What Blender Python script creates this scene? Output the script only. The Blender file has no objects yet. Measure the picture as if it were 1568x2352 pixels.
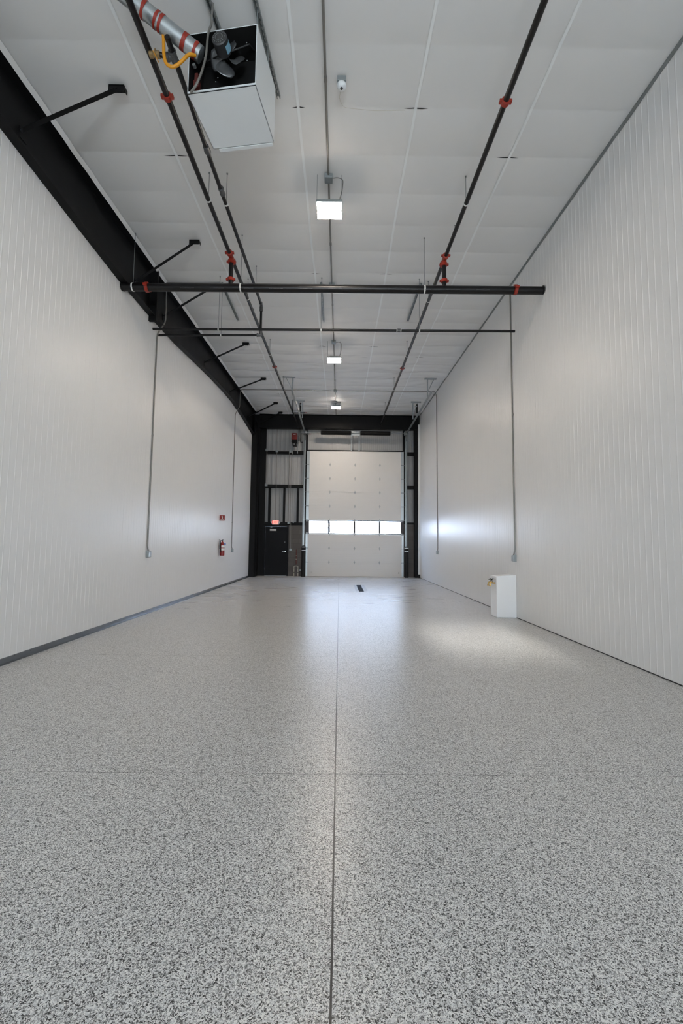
import bpy, math, random
from mathutils import Vector, Matrix, noise
random.seed(7)
S = bpy.context.scene
COL = S.collection
PI = math.pi

# ------------------------------------------------------------------ camera
CAM_H = 1.3723
yaw, pitch, roll, fpx = 0.00368, 0.07326, 0.01108, 1024.555
cd = bpy.data.cameras.new('camera'); cam = bpy.data.objects.new('camera', cd); COL.objects.link(cam)
cd.sensor_fit = 'VERTICAL'; cd.sensor_height = 36.0; cd.sensor_width = 24.0
cd.lens = fpx / 2352 * 36.0; cd.clip_start = 0.02; cd.clip_end = 500
f_ = Vector((math.sin(yaw)*math.cos(pitch), math.cos(yaw)*math.cos(pitch), math.sin(pitch)))
r_ = Vector((math.cos(yaw), -math.sin(yaw), 0)); u_ = r_.cross(f_)
r2 = r_*math.cos(roll) + u_*math.sin(roll); u2 = u_*math.cos(roll) - r_*math.sin(roll)
m = Matrix((r2, u2, -f_)).transposed().to_4x4(); m.translation = (0, 0, CAM_H)
cam.matrix_world = m
S.camera = cam

# ------------------------------------------------------------------ world, light, exposure
S.view_settings.view_transform = 'Standard'; S.view_settings.look = 'None'
S.view_settings.gamma = 1.0; S.view_settings.use_curve_mapping = False
S.view_settings.exposure = 2.06
SKY = 4.1
LED = 60.0
DAY = 138.0
SUN = 3.6
w = bpy.data.worlds.new('sky'); S.world = w; w.use_nodes = True
nt = w.node_tree; bg = nt.nodes['Background']
tc = nt.nodes.new('ShaderNodeTexCoord'); sep = nt.nodes.new('ShaderNodeSeparateXYZ')
rp = nt.nodes.new('ShaderNodeValToRGB')
nt.links.new(tc.outputs['Generated'], sep.inputs[0]); nt.links.new(sep.outputs['Z'], rp.inputs[0])
rp.color_ramp.elements[0].position = 0.0; rp.color_ramp.elements[0].color = (0.74, 0.84, 1.0, 1)
rp.color_ramp.elements[1].position = 0.6; rp.color_ramp.elements[1].color = (0.45, 0.66, 1.0, 1)
nt.links.new(rp.outputs[0], bg.inputs['Color']); bg.inputs['Strength'].default_value = SKY

def lamp(name, kind, loc, direction, energy, color, **kw):
    ld = bpy.data.lights.new(name, kind); ld.energy = energy; ld.color = color
    for k, v in kw.items(): setattr(ld, k, v)
    o = bpy.data.objects.new(name, ld); COL.objects.link(o); o.location = loc
    o.rotation_euler = Vector(direction).to_track_quat('-Z', 'Y').to_euler()
    return o
# daylight through the glazed door behind the photographer
lamp('daylight_through_rear_door', 'AREA', (0.75, -8.8, 1.0), (0, 1, 0.8), DAY, (0.88, 0.965, 1.0),
     shape='RECTANGLE', size=3.2, size_y=1.6)
# daylight through the glazed row of the big sectional door
lamp('daylight_through_door_windows', 'AREA', (0.65, 19.56, 2.11), (0, -1, 0), 4, (0.62, 0.78, 1.0),
     shape='RECTANGLE', size=3.9, size_y=0.45)
# low sun through the small high window behind the photographer
sd = Vector((0.0, 15.9, -3.45)).normalized()
lamp('sun', 'SUN', (2, -12, 6), sd, SUN, (1.0, 0.97, 0.88), angle=math.radians(2.0))

# ------------------------------------------------------------------ materials
def mat(name, col, rough=0.5, metal=0.0, spec=0.5, vary=0.0, vscale=6.0, emit=None, es=0.0, bump=0.0, bscale=60):
    m = bpy.data.materials.new(name); m.use_nodes = True
    n = m.node_tree.nodes; L = m.node_tree.links; b = n['Principled BSDF']
    b.inputs['Base Color'].default_value = (*col, 1); b.inputs['Roughness'].default_value = rough
    b.inputs['Metallic'].default_value = metal; b.inputs['Specular IOR Level'].default_value = spec
    if emit: b.inputs['Emission Color'].default_value = (*emit, 1); b.inputs['Emission Strength'].default_value = es
    t = n.new('ShaderNodeTexCoord')
    if vary:
        no = n.new('ShaderNodeTexNoise'); no.inputs['Scale'].default_value = vscale; no.inputs['Detail'].default_value = 4
        L.new(t.outputs['Object'], no.inputs['Vector'])
        mx = n.new('ShaderNodeMix'); mx.data_type = 'RGBA'
        mx.inputs[6].default_value = (*[c*(1-vary) for c in col], 1); mx.inputs[7].default_value = (*[min(1, c*(1+vary)) for c in col], 1)
        L.new(no.outputs['Fac'], mx.inputs[0]); L.new(mx.outputs[2], b.inputs['Base Color'])
        mr = n.new('ShaderNodeMapRange'); mr.inputs['To Min'].default_value = max(0.03, rough-0.06); mr.inputs['To Max'].default_value = rough+0.06
        L.new(no.outputs['Fac'], mr.inputs['Value']); L.new(mr.outputs[0], b.inputs['Roughness'])
    if bump:
        nb = n.new('ShaderNodeTexNoise'); nb.inputs['Scale'].default_value = bscale; nb.inputs['Detail'].default_value = 3
        L.new(t.outputs['Object'], nb.inputs['Vector'])
        bp = n.new('ShaderNodeBump'); bp.inputs['Strength'].default_value = bump; bp.inputs['Distance'].default_value = 0.01
        L.new(nb.outputs['Fac'], bp.inputs['Height']); L.new(bp.outputs[0], b.inputs['Normal'])
    return m
M = {}
M['panel'] = mat('white_wall_panel', (0.755, 0.757, 0.752), 0.37, spec=0.30, vary=0.012, vscale=0.8)
M['ceil'] = mat('white_insulation_facing', (0.74, 0.74, 0.73), 0.55, spec=0.35, vary=0.02, vscale=1.2, bump=0.06, bscale=14)
M['tape'] = mat('white_seam_tape', (0.84, 0.86, 0.86), 0.4)
M['black'] = mat('black_painted_steel', (0.006, 0.006, 0.0065), 0.5, spec=0.16, vary=0.15, vscale=3)
M['pipe'] = mat('black_steel_pipe', (0.005, 0.0045, 0.005), 0.36, spec=0.35, vary=0.2, vscale=9)
M['red'] = mat('red_orange_enamel', (0.30, 0.022, 0.009), 0.42, vary=0.1, vscale=30)
M['deepred'] = mat('deep_red_enamel', (0.24, 0.008, 0.007), 0.28)
M['darkred'] = mat('dark_red_motor', (0.16, 0.008, 0.006), 0.4)
M['galv'] = mat('galvanised_steel', (0.42, 0.45, 0.46), 0.32, metal=0.75, vary=0.12, vscale=25)
M['galvdark'] = mat('dull_galvanised_steel', (0.25, 0.27, 0.27), 0.42, metal=0.6, vary=0.15, vscale=25)
M['conduit'] = mat('grey_conduit', (0.24, 0.23, 0.215), 0.36, metal=0.55, vary=0.08, vscale=12)
M['box'] = mat('grey_steel_box', (0.30, 0.33, 0.34), 0.38, metal=0.45, vary=0.08, vscale=20)
M['whiteband'] = mat('white_band', (0.72, 0.72, 0.70), 0.4)
M['white'] = mat('white_enamel', (0.74, 0.77, 0.78), 0.35, vary=0.015, vscale=2)
M['frp'] = mat('white_smooth_board', (0.84, 0.85, 0.85), 0.3, vary=0.01)
M['doorpanel'] = mat('off_white_door_skin', (0.70, 0.675, 0.645), 0.42, vary=0.015, vscale=1.5)
M['doorblack'] = mat('black_door_paint', (0.0075, 0.008, 0.0095), 0.55, spec=0.15, vary=0.1)
M['frame'] = mat('dark_window_frame', (0.02, 0.014, 0.016), 0.45)
M['hinge'] = mat('zinc_plated_hinge', (0.45, 0.46, 0.46), 0.5, metal=0.35, spec=0.3)
M['steel'] = mat('brushed_steel', (0.6, 0.6, 0.6), 0.28, metal=0.9)
M['brass'] = mat('brass', (0.55, 0.36, 0.12), 0.33, metal=0.85, vary=0.15, vscale=60)
M['tan'] = mat('tan_brass_valve', (0.30, 0.20, 0.09), 0.45, metal=0.4, vary=0.15, vscale=60)
M['yellow'] = mat('yellow_gas_hose', (0.72, 0.30, 0.015), 0.4, bump=0.2, bscale=200)
M['rubber'] = mat('black_rubber', (0.01, 0.01, 0.01), 0.6, spec=0.3)
M['cream'] = mat('cream_paint', (0.50, 0.47, 0.39), 0.5)
M['brownred'] = mat('oxide_red_pipe', (0.10, 0.02, 0.016), 0.5)
M['motor'] = mat('dark_grey_motor', (0.05, 0.05, 0.052), 0.45, metal=0.3)
M['blade'] = mat('grey_fan_blade', (0.14, 0.145, 0.15), 0.35, metal=0.6)
M['bluelabel'] = mat('light_blue_sticker', (0.25, 0.48, 0.62), 0.5)
M['blue'] = mat('blue_tag', (0.10, 0.22, 0.55), 0.5)
M['paper'] = mat('white_paper_label', (0.75, 0.75, 0.72), 0.5)
M['lettering'] = mat('grey_stencil', (0.10, 0.10, 0.11), 0.6)
M['dark'] = mat('dark_gap', (0.02, 0.02, 0.02), 0.8, spec=0.05)
M['grate'] = mat('drain_grate_iron', (0.012, 0.014, 0.02), 0.7, spec=0.1)
M['concretestrip'] = mat('pale_drain_surround', (0.34, 0.33, 0.33), 0.4, vary=0.1, vscale=30)
M['caulk'] = mat('dark_sealant', (0.03, 0.03, 0.032), 0.6)
M['basegalv'] = mat('base_channel_steel', (0.17, 0.185, 0.20), 0.22, metal=0.45, vary=0.08, vscale=3)
M['led'] = mat('led_lens', (0.9, 0.9, 0.88), 0.4, emit=(1.0, 0.87, 0.74), es=LED)
M['exitface'] = mat('lit_exit_face', (0.8, 0.2, 0.15), 0.4, emit=(1.0, 0.40, 0.34), es=0.25)
M['exitred'] = mat('lit_red_letters', (0.7, 0.02, 0.02), 0.4, emit=(1.0, 0.05, 0.03), es=0.25)
M['snow'] = mat('pale_ground', (0.5, 0.5, 0.5), 0.8, vary=0.05)
M['bark'] = mat('pale_grey_bark', (0.13, 0.13, 0.14), 0.9)
M['gas'] = mat('grey_iron_fitting', (0.10, 0.105, 0.11), 0.4, metal=0.5)

def glass_mat():
    m = bpy.data.materials.new('clear_window_glass'); m.use_nodes = True
    n = m.node_tree.nodes; L = m.node_tree.links; n.clear()
    o = n.new('ShaderNodeOutputMaterial'); mx = n.new('ShaderNodeMixShader'); mx.inputs[0].default_value = 0.07
    t = n.new('ShaderNodeBsdfTransparent'); t.inputs[0].default_value = (0.95, 0.97, 1, 1)
    g = n.new('ShaderNodeBsdfGlossy'); g.inputs['Roughness'].default_value = 0.02
    L.new(t.outputs[0], mx.inputs[1]); L.new(g.outputs[0], mx.inputs[2]); L.new(mx.outputs[0], o.inputs[0])
    return m
M['glass'] = glass_mat()

def floor_mat():
    m = bpy.data.materials.new('flake_epoxy_floor'); m.use_nodes = True
    n = m.node_tree.nodes; L = m.node_tree.links; b = n['Principled BSDF']
    t = n.new('ShaderNodeTexCoord')
    # irregular flakes: warped cells in four greys
    nz = n.new('ShaderNodeTexNoise'); nz.inputs['Scale'].default_value = 150; nz.inputs['Detail'].default_value = 2
    L.new(t.outputs['Object'], nz.inputs['Vector'])
    sc = n.new('ShaderNodeVectorMath'); sc.operation = 'SCALE'; sc.inputs[3].default_value = 0.009
    L.new(nz.outputs['Color'], sc.inputs[0])
    ad = n.new('ShaderNodeVectorMath'); ad.operation = 'ADD'; L.new(t.outputs['Object'], ad.inputs[0]); L.new(sc.outputs[0], ad.inputs[1])
    def flakes(scale, stops):
        v = n.new('ShaderNodeTexVoronoi'); v.voronoi_dimensions = '2D'; v.inputs['Scale'].default_value = scale
        L.new(ad.outputs[0], v.inputs['Vector'])
        s = n.new('ShaderNodeSeparateColor'); L.new(v.outputs['Color'], s.inputs[0])
        r = n.new('ShaderNodeValToRGB'); r.color_ramp.interpolation = 'CONSTANT'
        e = r.color_ramp.elements
        e[0].position = 0; e[0].color = (stops[0][1]*1.01, stops[0][1], stops[0][1]*0.975, 1); e[1].position = stops[1][0]; e[1].color = (*[stops[1][1]]*3, 1)
        for p, c in stops[2:]:
            q = e.new(p); q.color = (c*1.005, c, c*0.985, 1)
        L.new(s.outputs[0], r.inputs[0]); return r, s
    r1, s1 = flakes(205, [(0, 0.82), (0.26, 0.66), (0.49, 0.47), (0.68, 0.19), (0.835, 0.035)])
    r2_, s2 = flakes(390, [(0, 0.85), (0.30, 0.60), (0.58, 0.28), (0.815, 0.04)])
    g = n.new('ShaderNodeMath'); g.operation = 'GREATER_THAN'; g.inputs[1].default_value = 0.55
    L.new(s2.outputs[1], g.inputs[0])
    mx = n.new('ShaderNodeMix'); mx.data_type = 'RGBA'; L.new(g.outputs[0], mx.inputs[0])
    L.new(r1.outputs[0], mx.inputs[6]); L.new(r2_.outputs[0], mx.inputs[7])
    # saw-cut joints: one along the room, one every 2.8 m across it
    sp = n.new('ShaderNodeSeparateXYZ'); L.new(t.outputs['Object'], sp.inputs[0])
    wob = n.new('ShaderNodeTexNoise'); wob.inputs['Scale'].default_value = 1.3; L.new(t.outputs['Object'], wob.inputs['Vector'])
    def math_(op, a, bb=None, c=None):
        q = n.new('ShaderNodeMath'); q.operation = op
        for i, x in enumerate((a, bb, c)):
            if x is None: continue
            if isinstance(x, (int, float)): q.inputs[i].default_value = x
            else: L.new(x, q.inputs[i])
        return q.outputs[0]
    wv = math_('MULTIPLY', math_('SUBTRACT', wob.outputs['Fac'], 0.5), 0.03)
    jx = math_('LESS_THAN', math_('ABSOLUTE', math_('ADD', sp.outputs[0], math_('ADD', math_('MULTIPLY', wv, 0.25), 0.01))), 0.0038)
    yy = math_('ADD', sp.outputs[1], wv)
    jy = math_('LESS_THAN', math_('ABSOLUTE', math_('SUBTRACT', math_('PINGPONG', math_('SUBTRACT', yy, 2.785), 1.4), 0.0)), 0.0022)
    jj = math_('MAXIMUM', jx, math_('MULTIPLY', jy, 0.75))
    m2 = n.new('ShaderNodeMix'); m2.data_type = 'RGBA'; L.new(jj, m2.inputs[0]); L.new(mx.outputs[2], m2.inputs[6])
    m2.inputs[7].default_value = (0.02, 0.02, 0.021, 1)
    L.new(m2.outputs[2], b.inputs['Base Color'])
    # mop streaks and dust change the gloss
    mp = n.new('ShaderNodeMapping'); mp.inputs['Scale'].default_value = (0.9, 3.2, 1); L.new(t.outputs['Object'], mp.inputs['Vector'])
    n2 = n.new('ShaderNodeTexNoise'); n2.inputs['Scale'].default_value = 1.2; n2.inputs['Detail'].default_value = 7; n2.inputs['Distortion'].default_value = 0.6
    L.new(mp.outputs[0], n2.inputs['Vector'])
    mr = n.new('ShaderNodeMapRange'); mr.inputs['From Min'].default_value = 0.3; mr.inputs['From Max'].default_value = 0.7
    mr.inputs['To Min'].default_value = 0.25; mr.inputs['To Max'].default_value = 0.31
    yf = n.new('ShaderNodeMapRange'); yf.inputs['From Min'].default_value = 6; yf.inputs['From Max'].default_value = 11
    yf.inputs['To Min'].default_value = 0.0; L.new(sp.outputs[1], yf.inputs['Value'])
    L.new(math_('ADD', math_('MULTIPLY', math_('SUBTRACT', n2.outputs['Fac'], 0.5), math_('MULTIPLY', yf.outputs[0], 0.22)), 0.30), b.inputs['Roughness'])
    b.inputs['Specular IOR Level'].default_value = 0.42
    bp = n.new('ShaderNodeBump'); bp.inputs['Strength'].default_value = 0.12; bp.inputs['Distance'].default_value = 0.004
    L.new(s1.outputs[1], bp.inputs['Height']); L.new(bp.outputs[0], b.inputs['Normal'])
    return m
M['floor'] = floor_mat()

def block_mat():
    m = bpy.data.materials.new('grey_concrete_block'); m.use_nodes = True
    n = m.node_tree.nodes; L = m.node_tree.links; b = n['Principled BSDF']
    t = n.new('ShaderNodeTexCoord'); mp = n.new('ShaderNodeMapping'); mp.inputs['Rotation'].default_value = (PI/2, 0, 0)
    L.new(t.outputs['Object'], mp.inputs['Vector'])
    br = n.new('ShaderNodeTexBrick'); br.inputs['Scale'].default_value = 1.0
    br.inputs['Brick Width'].default_value = 0.40; br.inputs['Row Height'].default_value = 0.20; br.inputs['Mortar Size'].default_value = 0.005
    br.inputs['Color1'].default_value = (0.105, 0.095, 0.088, 1); br.inputs['Color2'].default_value = (0.125, 0.113, 0.105, 1)
    br.inputs['Mortar'].default_value = (0.085, 0.078, 0.072, 1)
    L.new(mp.outputs[0], br.inputs['Vector']); L.new(br.outputs['Color'], b.inputs['Base Color'])
    b.inputs['Roughness'].default_value = 0.85
    return m
M['block'] = block_mat()

# ------------------------------------------------------------------ mesh helpers
class MB:
    def __init__(s): s.v = []; s.f = []
    def add(s, vs, fs):
        k = len(s.v); s.v += [tuple(p) for p in vs]; s.f += [[i+k for i in q] for q in fs]; return s
    def box(s, x0, x1, y0, y1, z0, z1):
        vs = [(x, y, z) for z in (z0, z1) for y in (y0, y1) for x in (x0, x1)]
        return s.add(vs, [(0,2,3,1),(4,5,7,6),(0,1,5,4),(2,6,7,3),(0,4,6,2),(1,3,7,5)])
    def obox(s, o, a, b, c):
        o, a, b, c = map(Vector, (o, a, b, c))
        vs = [o + a*i + b*j + c*k for k in (0,1) for j in (0,1) for i in (0,1)]
        return s.add(vs, [(0,2,3,1),(4,5,7,6),(0,1,5,4),(2,6,7,3),(0,4,6,2),(1,3,7,5)])
    def bar(s, p0, p1, w, h, up=(0,0,1)):
        p0, p1 = Vector(p0), Vector(p1); d = (p1-p0); a = d.normalized().cross(Vector(up)).normalized(); b = a.cross(d.normalized())
        return s.obox(p0 - a*w/2 - b*h/2, a*w, b*h, d)
    def cyl(s, p0, p1, r, n=16, r1=None):
        return s.tube([p0, p1], r, n, r1)
    def tube(s, pts, r, n=12, r1=None, cap=True):
        pts = [Vector(p) for p in pts]; rings = []; k = len(s.v)
        prev = None
        for i, p in enumerate(pts):
            d = (pts[min(i+1, len(pts)-1)] - pts[max(i-1, 0)]).normalized()
            if prev is None:
                a = d.cross(Vector((0,0,1)));
                if a.length < 1e-3: a = d.cross(Vector((0,1,0)))
                a.normalize()
            else:
                a = (prev - d*prev.dot(d)).normalized()
            prev = a; b = d.cross(a)
            rr = r if r1 is None else r + (r1-r)*i/(len(pts)-1)
            for j in range(n):
                t = 2*PI*j/n; s.v.append(tuple(p + a*math.cos(t)*rr + b*math.sin(t)*rr))
        for i in range(len(pts)-1):
            for j in range(n):
                q = k+i*n+j; q2 = k+i*n+(j+1) % n
                s.f.append([q, q2, q2+n, q+n])
        if cap:
            s.f.append([k+j for j in range(n)][::-1]); s.f.append([k+(len(pts)-1)*n+j for j in range(n)])
        return s
    def lathe(s, o, axis, prof, n=20):
        o = Vector(o); ax = Vector(axis).normalized(); a = ax.cross(Vector((0,0,1)))
        if a.length < 1e-3: a = Vector((1,0,0))
        a.normalize(); b = ax.cross(a); k = len(s.v)
        for (h, r) in prof:
            for j in range(n):
                t = 2*PI*j/n; s.v.append(tuple(o + ax*h + a*math.cos(t)*r + b*math.sin(t)*r))
        for i in range(len(prof)-1):
            for j in range(n):
                q = k+i*n+j; q2 = k+i*n+(j+1) % n; s.f.append([q, q2, q2+n, q+n])
        s.f.append([k+j for j in range(n)][::-1]); s.f.append([k+(len(prof)-1)*n+j for j in range(n)])
        return s
    def prism(s, poly, d):
        n = len(poly); d = Vector(d)
        vs = [Vector(p) for p in poly] + [Vector(p)+d for p in poly]
        return s.add(vs, [list(range(n))[::-1], list(range(n, 2*n))] + [(i, (i+1) % n, (i+1) % n + n, i+n) for i in range(n)])
    def build(s, name, m, parent=None, smooth=True, bevel=0.0, loc=None):
        org = wl_(parent) if parent else Vector(loc or (0,0,0))
        me = bpy.data.meshes.new(name)
        me.from_pydata([tuple(Vector(p)-org) for p in s.v], [], s.f); me.update()
        import bmesh
        bm = bmesh.new(); bm.from_mesh(me); bmesh.ops.recalc_face_normals(bm, faces=bm.faces); bm.to_mesh(me); bm.free()
        if smooth and not bevel:
            me.shade_smooth(); me.set_sharp_from_angle(angle=math.radians(35))
        me.materials.append(M[m])
        o = bpy.data.objects.new(name, me); COL.objects.link(o)
        if parent: o.parent = parent
        else: o.location = org
        if bevel:
            b = o.modifiers.new('bevel', 'BEVEL'); b.width = bevel; b.segments = 2; b.limit_method = 'ANGLE'
        return o
def wl_(o):
    v = Vector((0,0,0))
    while o: v += o.location; o = o.parent
    return v
def tag(o, label=None, cat=None, group=None, kind=None):
    if label: o['label'] = label
    if cat: o['category'] = cat
    if group: o['group'] = group
    if kind: o['kind'] = kind
    return o
def thing(name, label, cat, loc, group=None):
    o = bpy.data.objects.new(name, None); COL.objects.link(o); o.location = loc; o.empty_display_size = 0.1
    return tag(o, label, cat, group)
def struct(o): o['kind'] = 'structure'; return o
def text(name, body, size, m, parent, loc, rot, extrude=0.001, align='CENTER', spacing=1.0):
    c = bpy.data.curves.new(name, 'FONT'); c.body = body; c.size = size; c.extrude = extrude; c.align_x = align; c.align_y = 'CENTER'
    c.space_character = spacing
    o = bpy.data.objects.new(name, c); COL.objects.link(o); c.materials.append(M[m])
    bpy.context.view_layer.update()
    me = bpy.data.meshes.new_from_object(o.evaluated_get(bpy.context.evaluated_depsgraph_get()))
    me.materials.clear(); me.materials.append(M[m]); bpy.data.objects.remove(o); o = bpy.data.objects.new(name, me); COL.objects.link(o)
    o.rotation_euler = rot
    if parent: o.parent = parent; o.location = Vector(loc) - wl_(parent)
    else: o.location = loc
    return o
def dup(o, delta, label=None, parent=None):
    c = o.copy(); COL.objects.link(c)
    if parent: c.parent = parent
    else: c.location = o.location + Vector(delta)
    if label: c['label'] = label
    for ch in list(o.children): dup(ch, (0,0,0), None, c)
    return c
def elbow(pts, rad=0.06, k=5):
    """round the corners of a polyline"""
    pts = [Vector(p) for p in pts]; out = [pts[0]]
    for i in range(1, len(pts)-1):
        a, b, c = pts[i-1], pts[i], pts[i+1]
        r1 = min(rad, (a-b).length*0.45); r2q = min(rad, (c-b).length*0.45)
        p, q = b + (a-b).normalized()*r1, b + (c-b).normalized()*r2q
        for j in range(k+1):
            t = j/k; out.append(p*(1-t)**2 + b*2*t*(1-t) + q*t*t)
    out.append(pts[-1]); return out

XL, XR, D = -3.75, 3.44, 19.43
def ZC(y): return 6.4242 + 0.03243*y
YB = -9.0      # rear wall

# ------------------------------------------------------------------ floor
struct(MB().box(-3.95, 3.6, YB-0.1, 20.2, -0.1, 0).build('floor', 'floor', smooth=False))

# ------------------------------------------------------------------ ceiling: faced insulation drooping between seams
def ceil_z(x, y):
    t = ((y - 4.98)/0.69) % 1.0
    far = min(1, max(0, (y-6)/8))
    sag = -(0.010+0.018*far)*math.sin(PI*t)**0.6
    t2 = noise.noise(Vector((x*0.9, y*2.6, 1.3)))*0.034*far + noise.noise(Vector((x*2.2, y*5.0, 4.0)))*0.020*far
    t3 = 0
    for sx in (-2.28, -0.55, 0.85, 2.24):
        t3 += 0.006*math.exp(-((x-sx)/0.05)**2)
    return ZC(y) + sag + 0.026 + t2 + t3 + noise.noise(Vector((x*0.5, y*0.7, 9)))*0.006
b = MB(); nx, ys = 92, []
y = YB
while y < 20.2:
    t = ((y-4.98)/0.69) % 1.0
    ys.append(y); y += 0.02 if (t > 0.93 or t < 0.07) else 0.055
xs = [-3.95 + 7.45*i/nx for i in range(nx+1)]; xs[-1] = 3.5
for yy in ys:
    for xx in xs: b.v.append((xx, yy, ceil_z(xx, yy)))
for j in range(len(ys)-1):
    for i in range(nx):
        q = j*(nx+1)+i; b.f.append([q, q+nx+1, q+nx+2, q+1])
ceiling = struct(b.build('ceiling', 'ceil')); ceiling.data.shade_smooth()
struct(MB().box(-4.1, 3.7, YB-0.2, 20.4, 7.25, 7.3).build('roof_deck', 'dark', smooth=False))
# tape over the lengthwise seams
for k, sx in enumerate((-2.28, -0.55, 0.85, 2.24)):
    b = MB(); n_ = 0
    for i in range(0, 330):
        yy = 0.5 + i*0.057
        wob = 0.012*noise.noise(Vector((sx*3, yy*0.7, 2)))
        if sx == 0.85 and yy < 5: wob += 0.03*math.sin((5-yy)*0.9)
        for dx in (-0.017, 0.017): b.v.append((sx+wob+dx, yy, ceil_z(sx+wob, yy)-0.008))
        n_ += 1
    for i in range(n_-1): b.f.append([2*i, 2*i+1, 2*i+3, 2*i+2])
    struct(b.build('trim_%d' % (k+1), 'tape'))
# open pinches where the cross seams meet the taped seams
for (cx, cy, wd) in [(-2.28, 5.71, .34), (2.22, 5.67, .30), (0.86, 4.985, .30), (-0.55, 4.99, .16), (-0.53, 8.46, .20), (0.86, 8.45, .26), (2.27, 9.13, .26),
                     (-0.53, 11.92, .22), (0.88, 11.91, .26), (2.26, 12.62, .26), (-2.33, 12.72, .26), (0.66, 12.62, .2), (-2.28, 16.2, .3), (2.2, 16.2, .3)]:
    b = MB(); n_ = 12
    for i in range(n_+1):
        t = i/n_*2-1; hw = 0.007*(1-t*t)
        for s_ in (-1, 1): b.v.append((cx+t*wd/2, cy+s_*hw, ceil_z(cx+t*wd/2, cy)-0.006))
    for i in range(n_): b.f.append([2*i, 2*i+1, 2*i+3, 2*i+2])
    b.build('seam_gap', 'dark', ceiling, smooth=False)

# ------------------------------------------------------------------ side walls: insulated panels with narrow ribs
RAFT = [(YB, 5.95), (4.56, 5.86), (5.73, 5.80), (7.16, 5.745), (8.45, 5.76), (9.71, 5.82), (10.88, 5.93), (12.36, 6.06), (13.8, 6.16), (14.95, 6.19), (15.87, 6.15), (16.99, 6.09), (18.5, 5.97)]
def raft_z(y):
    for (a, za), (c, zc) in zip(RAFT, RAFT[1:]):
        if y <= c: return za + (zc-za)*(y-a)/(c-a)
    return RAFT[-1][1]
def ribbed(name, X, into, y0, y1, top):
    b = MB(); prof = []
    y = y0; k = 0
    while y < y1:
        h = 0.0018
        if k % 10 == 0: prof += [(y, 0), (y+0.004, -0.004), (y+0.008, 0)]
        else: prof += [(y, 0), (y+0.005, h), (y+0.015, h), (y+0.020, 0)]
        y += 0.1045; k += 1
    prof.append((y1, 0))
    for (yy, d) in prof:
        b.v.append((X+into*d, yy, 0.0)); b.v.append((X+into*d, yy, top(yy)))
    for i in range(len(prof)-1): b.f.append([2*i, 2*i+1, 2*i+3, 2*i+2])
    t = 0.1
    n_ = len(b.v)
    # back of the panel
    b.box(X-into*t, X-into*0.006, y0, y1, 0, min(top(y0), top(y1))-0.02)
    return struct(b.build(name, 'panel', smooth=False))
wall_l = ribbed('wall_left', XL, 1, YB, 18.72, lambda y: raft_z(y)+0.02)
wall_r = ribbed('wall_right', XR, -1, YB, 19.08, lambda y: ZC(y)+0.03)
# galvanised base channel, left, with its screws
bl = MB(); bl.box(XL, XL+0.012, YB, 18.7, 0, 0.066); bl.box(XL, XL+0.05, YB, 18.7, 0, 0.006)
bl = struct(bl.build('baseboard_left', 'basegalv', smooth=False))
b = MB(); yy = 4.0
while yy < 18.6:
    b.lathe((XL+0.012, yy, 0.052), (1, 0, 0), [(0, 0.006), (0.003, 0.005)], 8); yy += random.choice((0.26, 0.3, 0.42))
b.build('screws', 'dark', bl)
struct(MB().box(XR-0.006, XR, YB, 19.08, 0, 0.011).build('baseboard_right', 'caulk', smooth=False))
# dark flashing strip, top of the right wall
b = MB(); n_ = 0
for i in range(0, 380):
    yy = -1 + i*0.053; w2 = 0.045 + 0.008*noise.noise(Vector((yy*2.3, 0, 0)))
    b.v += [(XR-0.004, yy, ZC(yy)-w2), (XR-0.012, yy, ZC(yy)-0.005), (XR-0.012, yy, ZC(yy)+0.01)]; n_ += 1
for i in range(n_-1):
    for j in (0, 1): b.f.append([3*i+j, 3*i+j+1, 3*i+j+4, 3*i+j+3])
struct(b.build('trim_5', 'galvdark', smooth=False))
# turned-down insulation edge along the rafter
b = MB(); n_ = 0
for i in range(0, 330):
    yy = 0.8 + i*0.054; dd = 0.01*noise.noise(Vector((yy*3.1, 5, 0)))
    b.v += [(-3.625, yy, ZC(yy)-0.045+dd), (-3.605, yy, ZC(yy)-0.028+dd), (-3.58+dd, yy, ZC(yy)-0.001)]; n_ += 1
for i in range(n_-1):
    for j in (0, 1): b.f.append([3*i+j, 3*i+j+1, 3*i+j+4, 3*i+j+3])
struct(b.build('trim_6', 'ceil'))
# white end cap of the right wall
struct(MB().box(3.355, 3.45, 19.06, 19.10, 0.15, 6.62).build('trim_7', 'panel', smooth=False))
struct(MB().box(3.355, 3.45, 19.06, 19.10, 0.0, 0.15).build('trim_8', 'black', smooth=False))

# ------------------------------------------------------------------ rear wall, behind the photographer
b = MB()
b.box(-4.0, -0.9, YB-0.15, YB, 0, 6.4); b.box(2.4, 3.6, YB-0.15, YB, 0, 3.28); b.box(-0.9, 2.4, YB-0.15, YB, 2.6, 3.28)
b.box(-0.9, 1.35, YB-0.15, YB, 3.28, 3.62); b.box(2.85, 3.6, YB-0.15, YB, 3.28, 3.62); b.box(-0.9, 3.6, YB-0.15, YB, 3.62, 7.25); b.box(-4.0, -0.9, YB-0.15, YB, 6.4, 7.25)
struct(b.build('wall_rear', 'panel', smooth=False))
gd = MB(); 
for x in (-0.9, 0.15, 1.25, 2.34): gd.box(x, x+0.06, YB-0.1, YB-0.04, 0, 2.6)
for z in (0, 2.54): gd.box(-0.9, 2.4, YB-0.1, YB-0.04, z, z+0.06)
gd = struct(gd.build('door_2', 'frame', smooth=False))
MB().box(-0.88, 2.38, YB-0.075, YB-0.065, 0.03, 2.57).build('pane', 'glass', gd, smooth=False)

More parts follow.
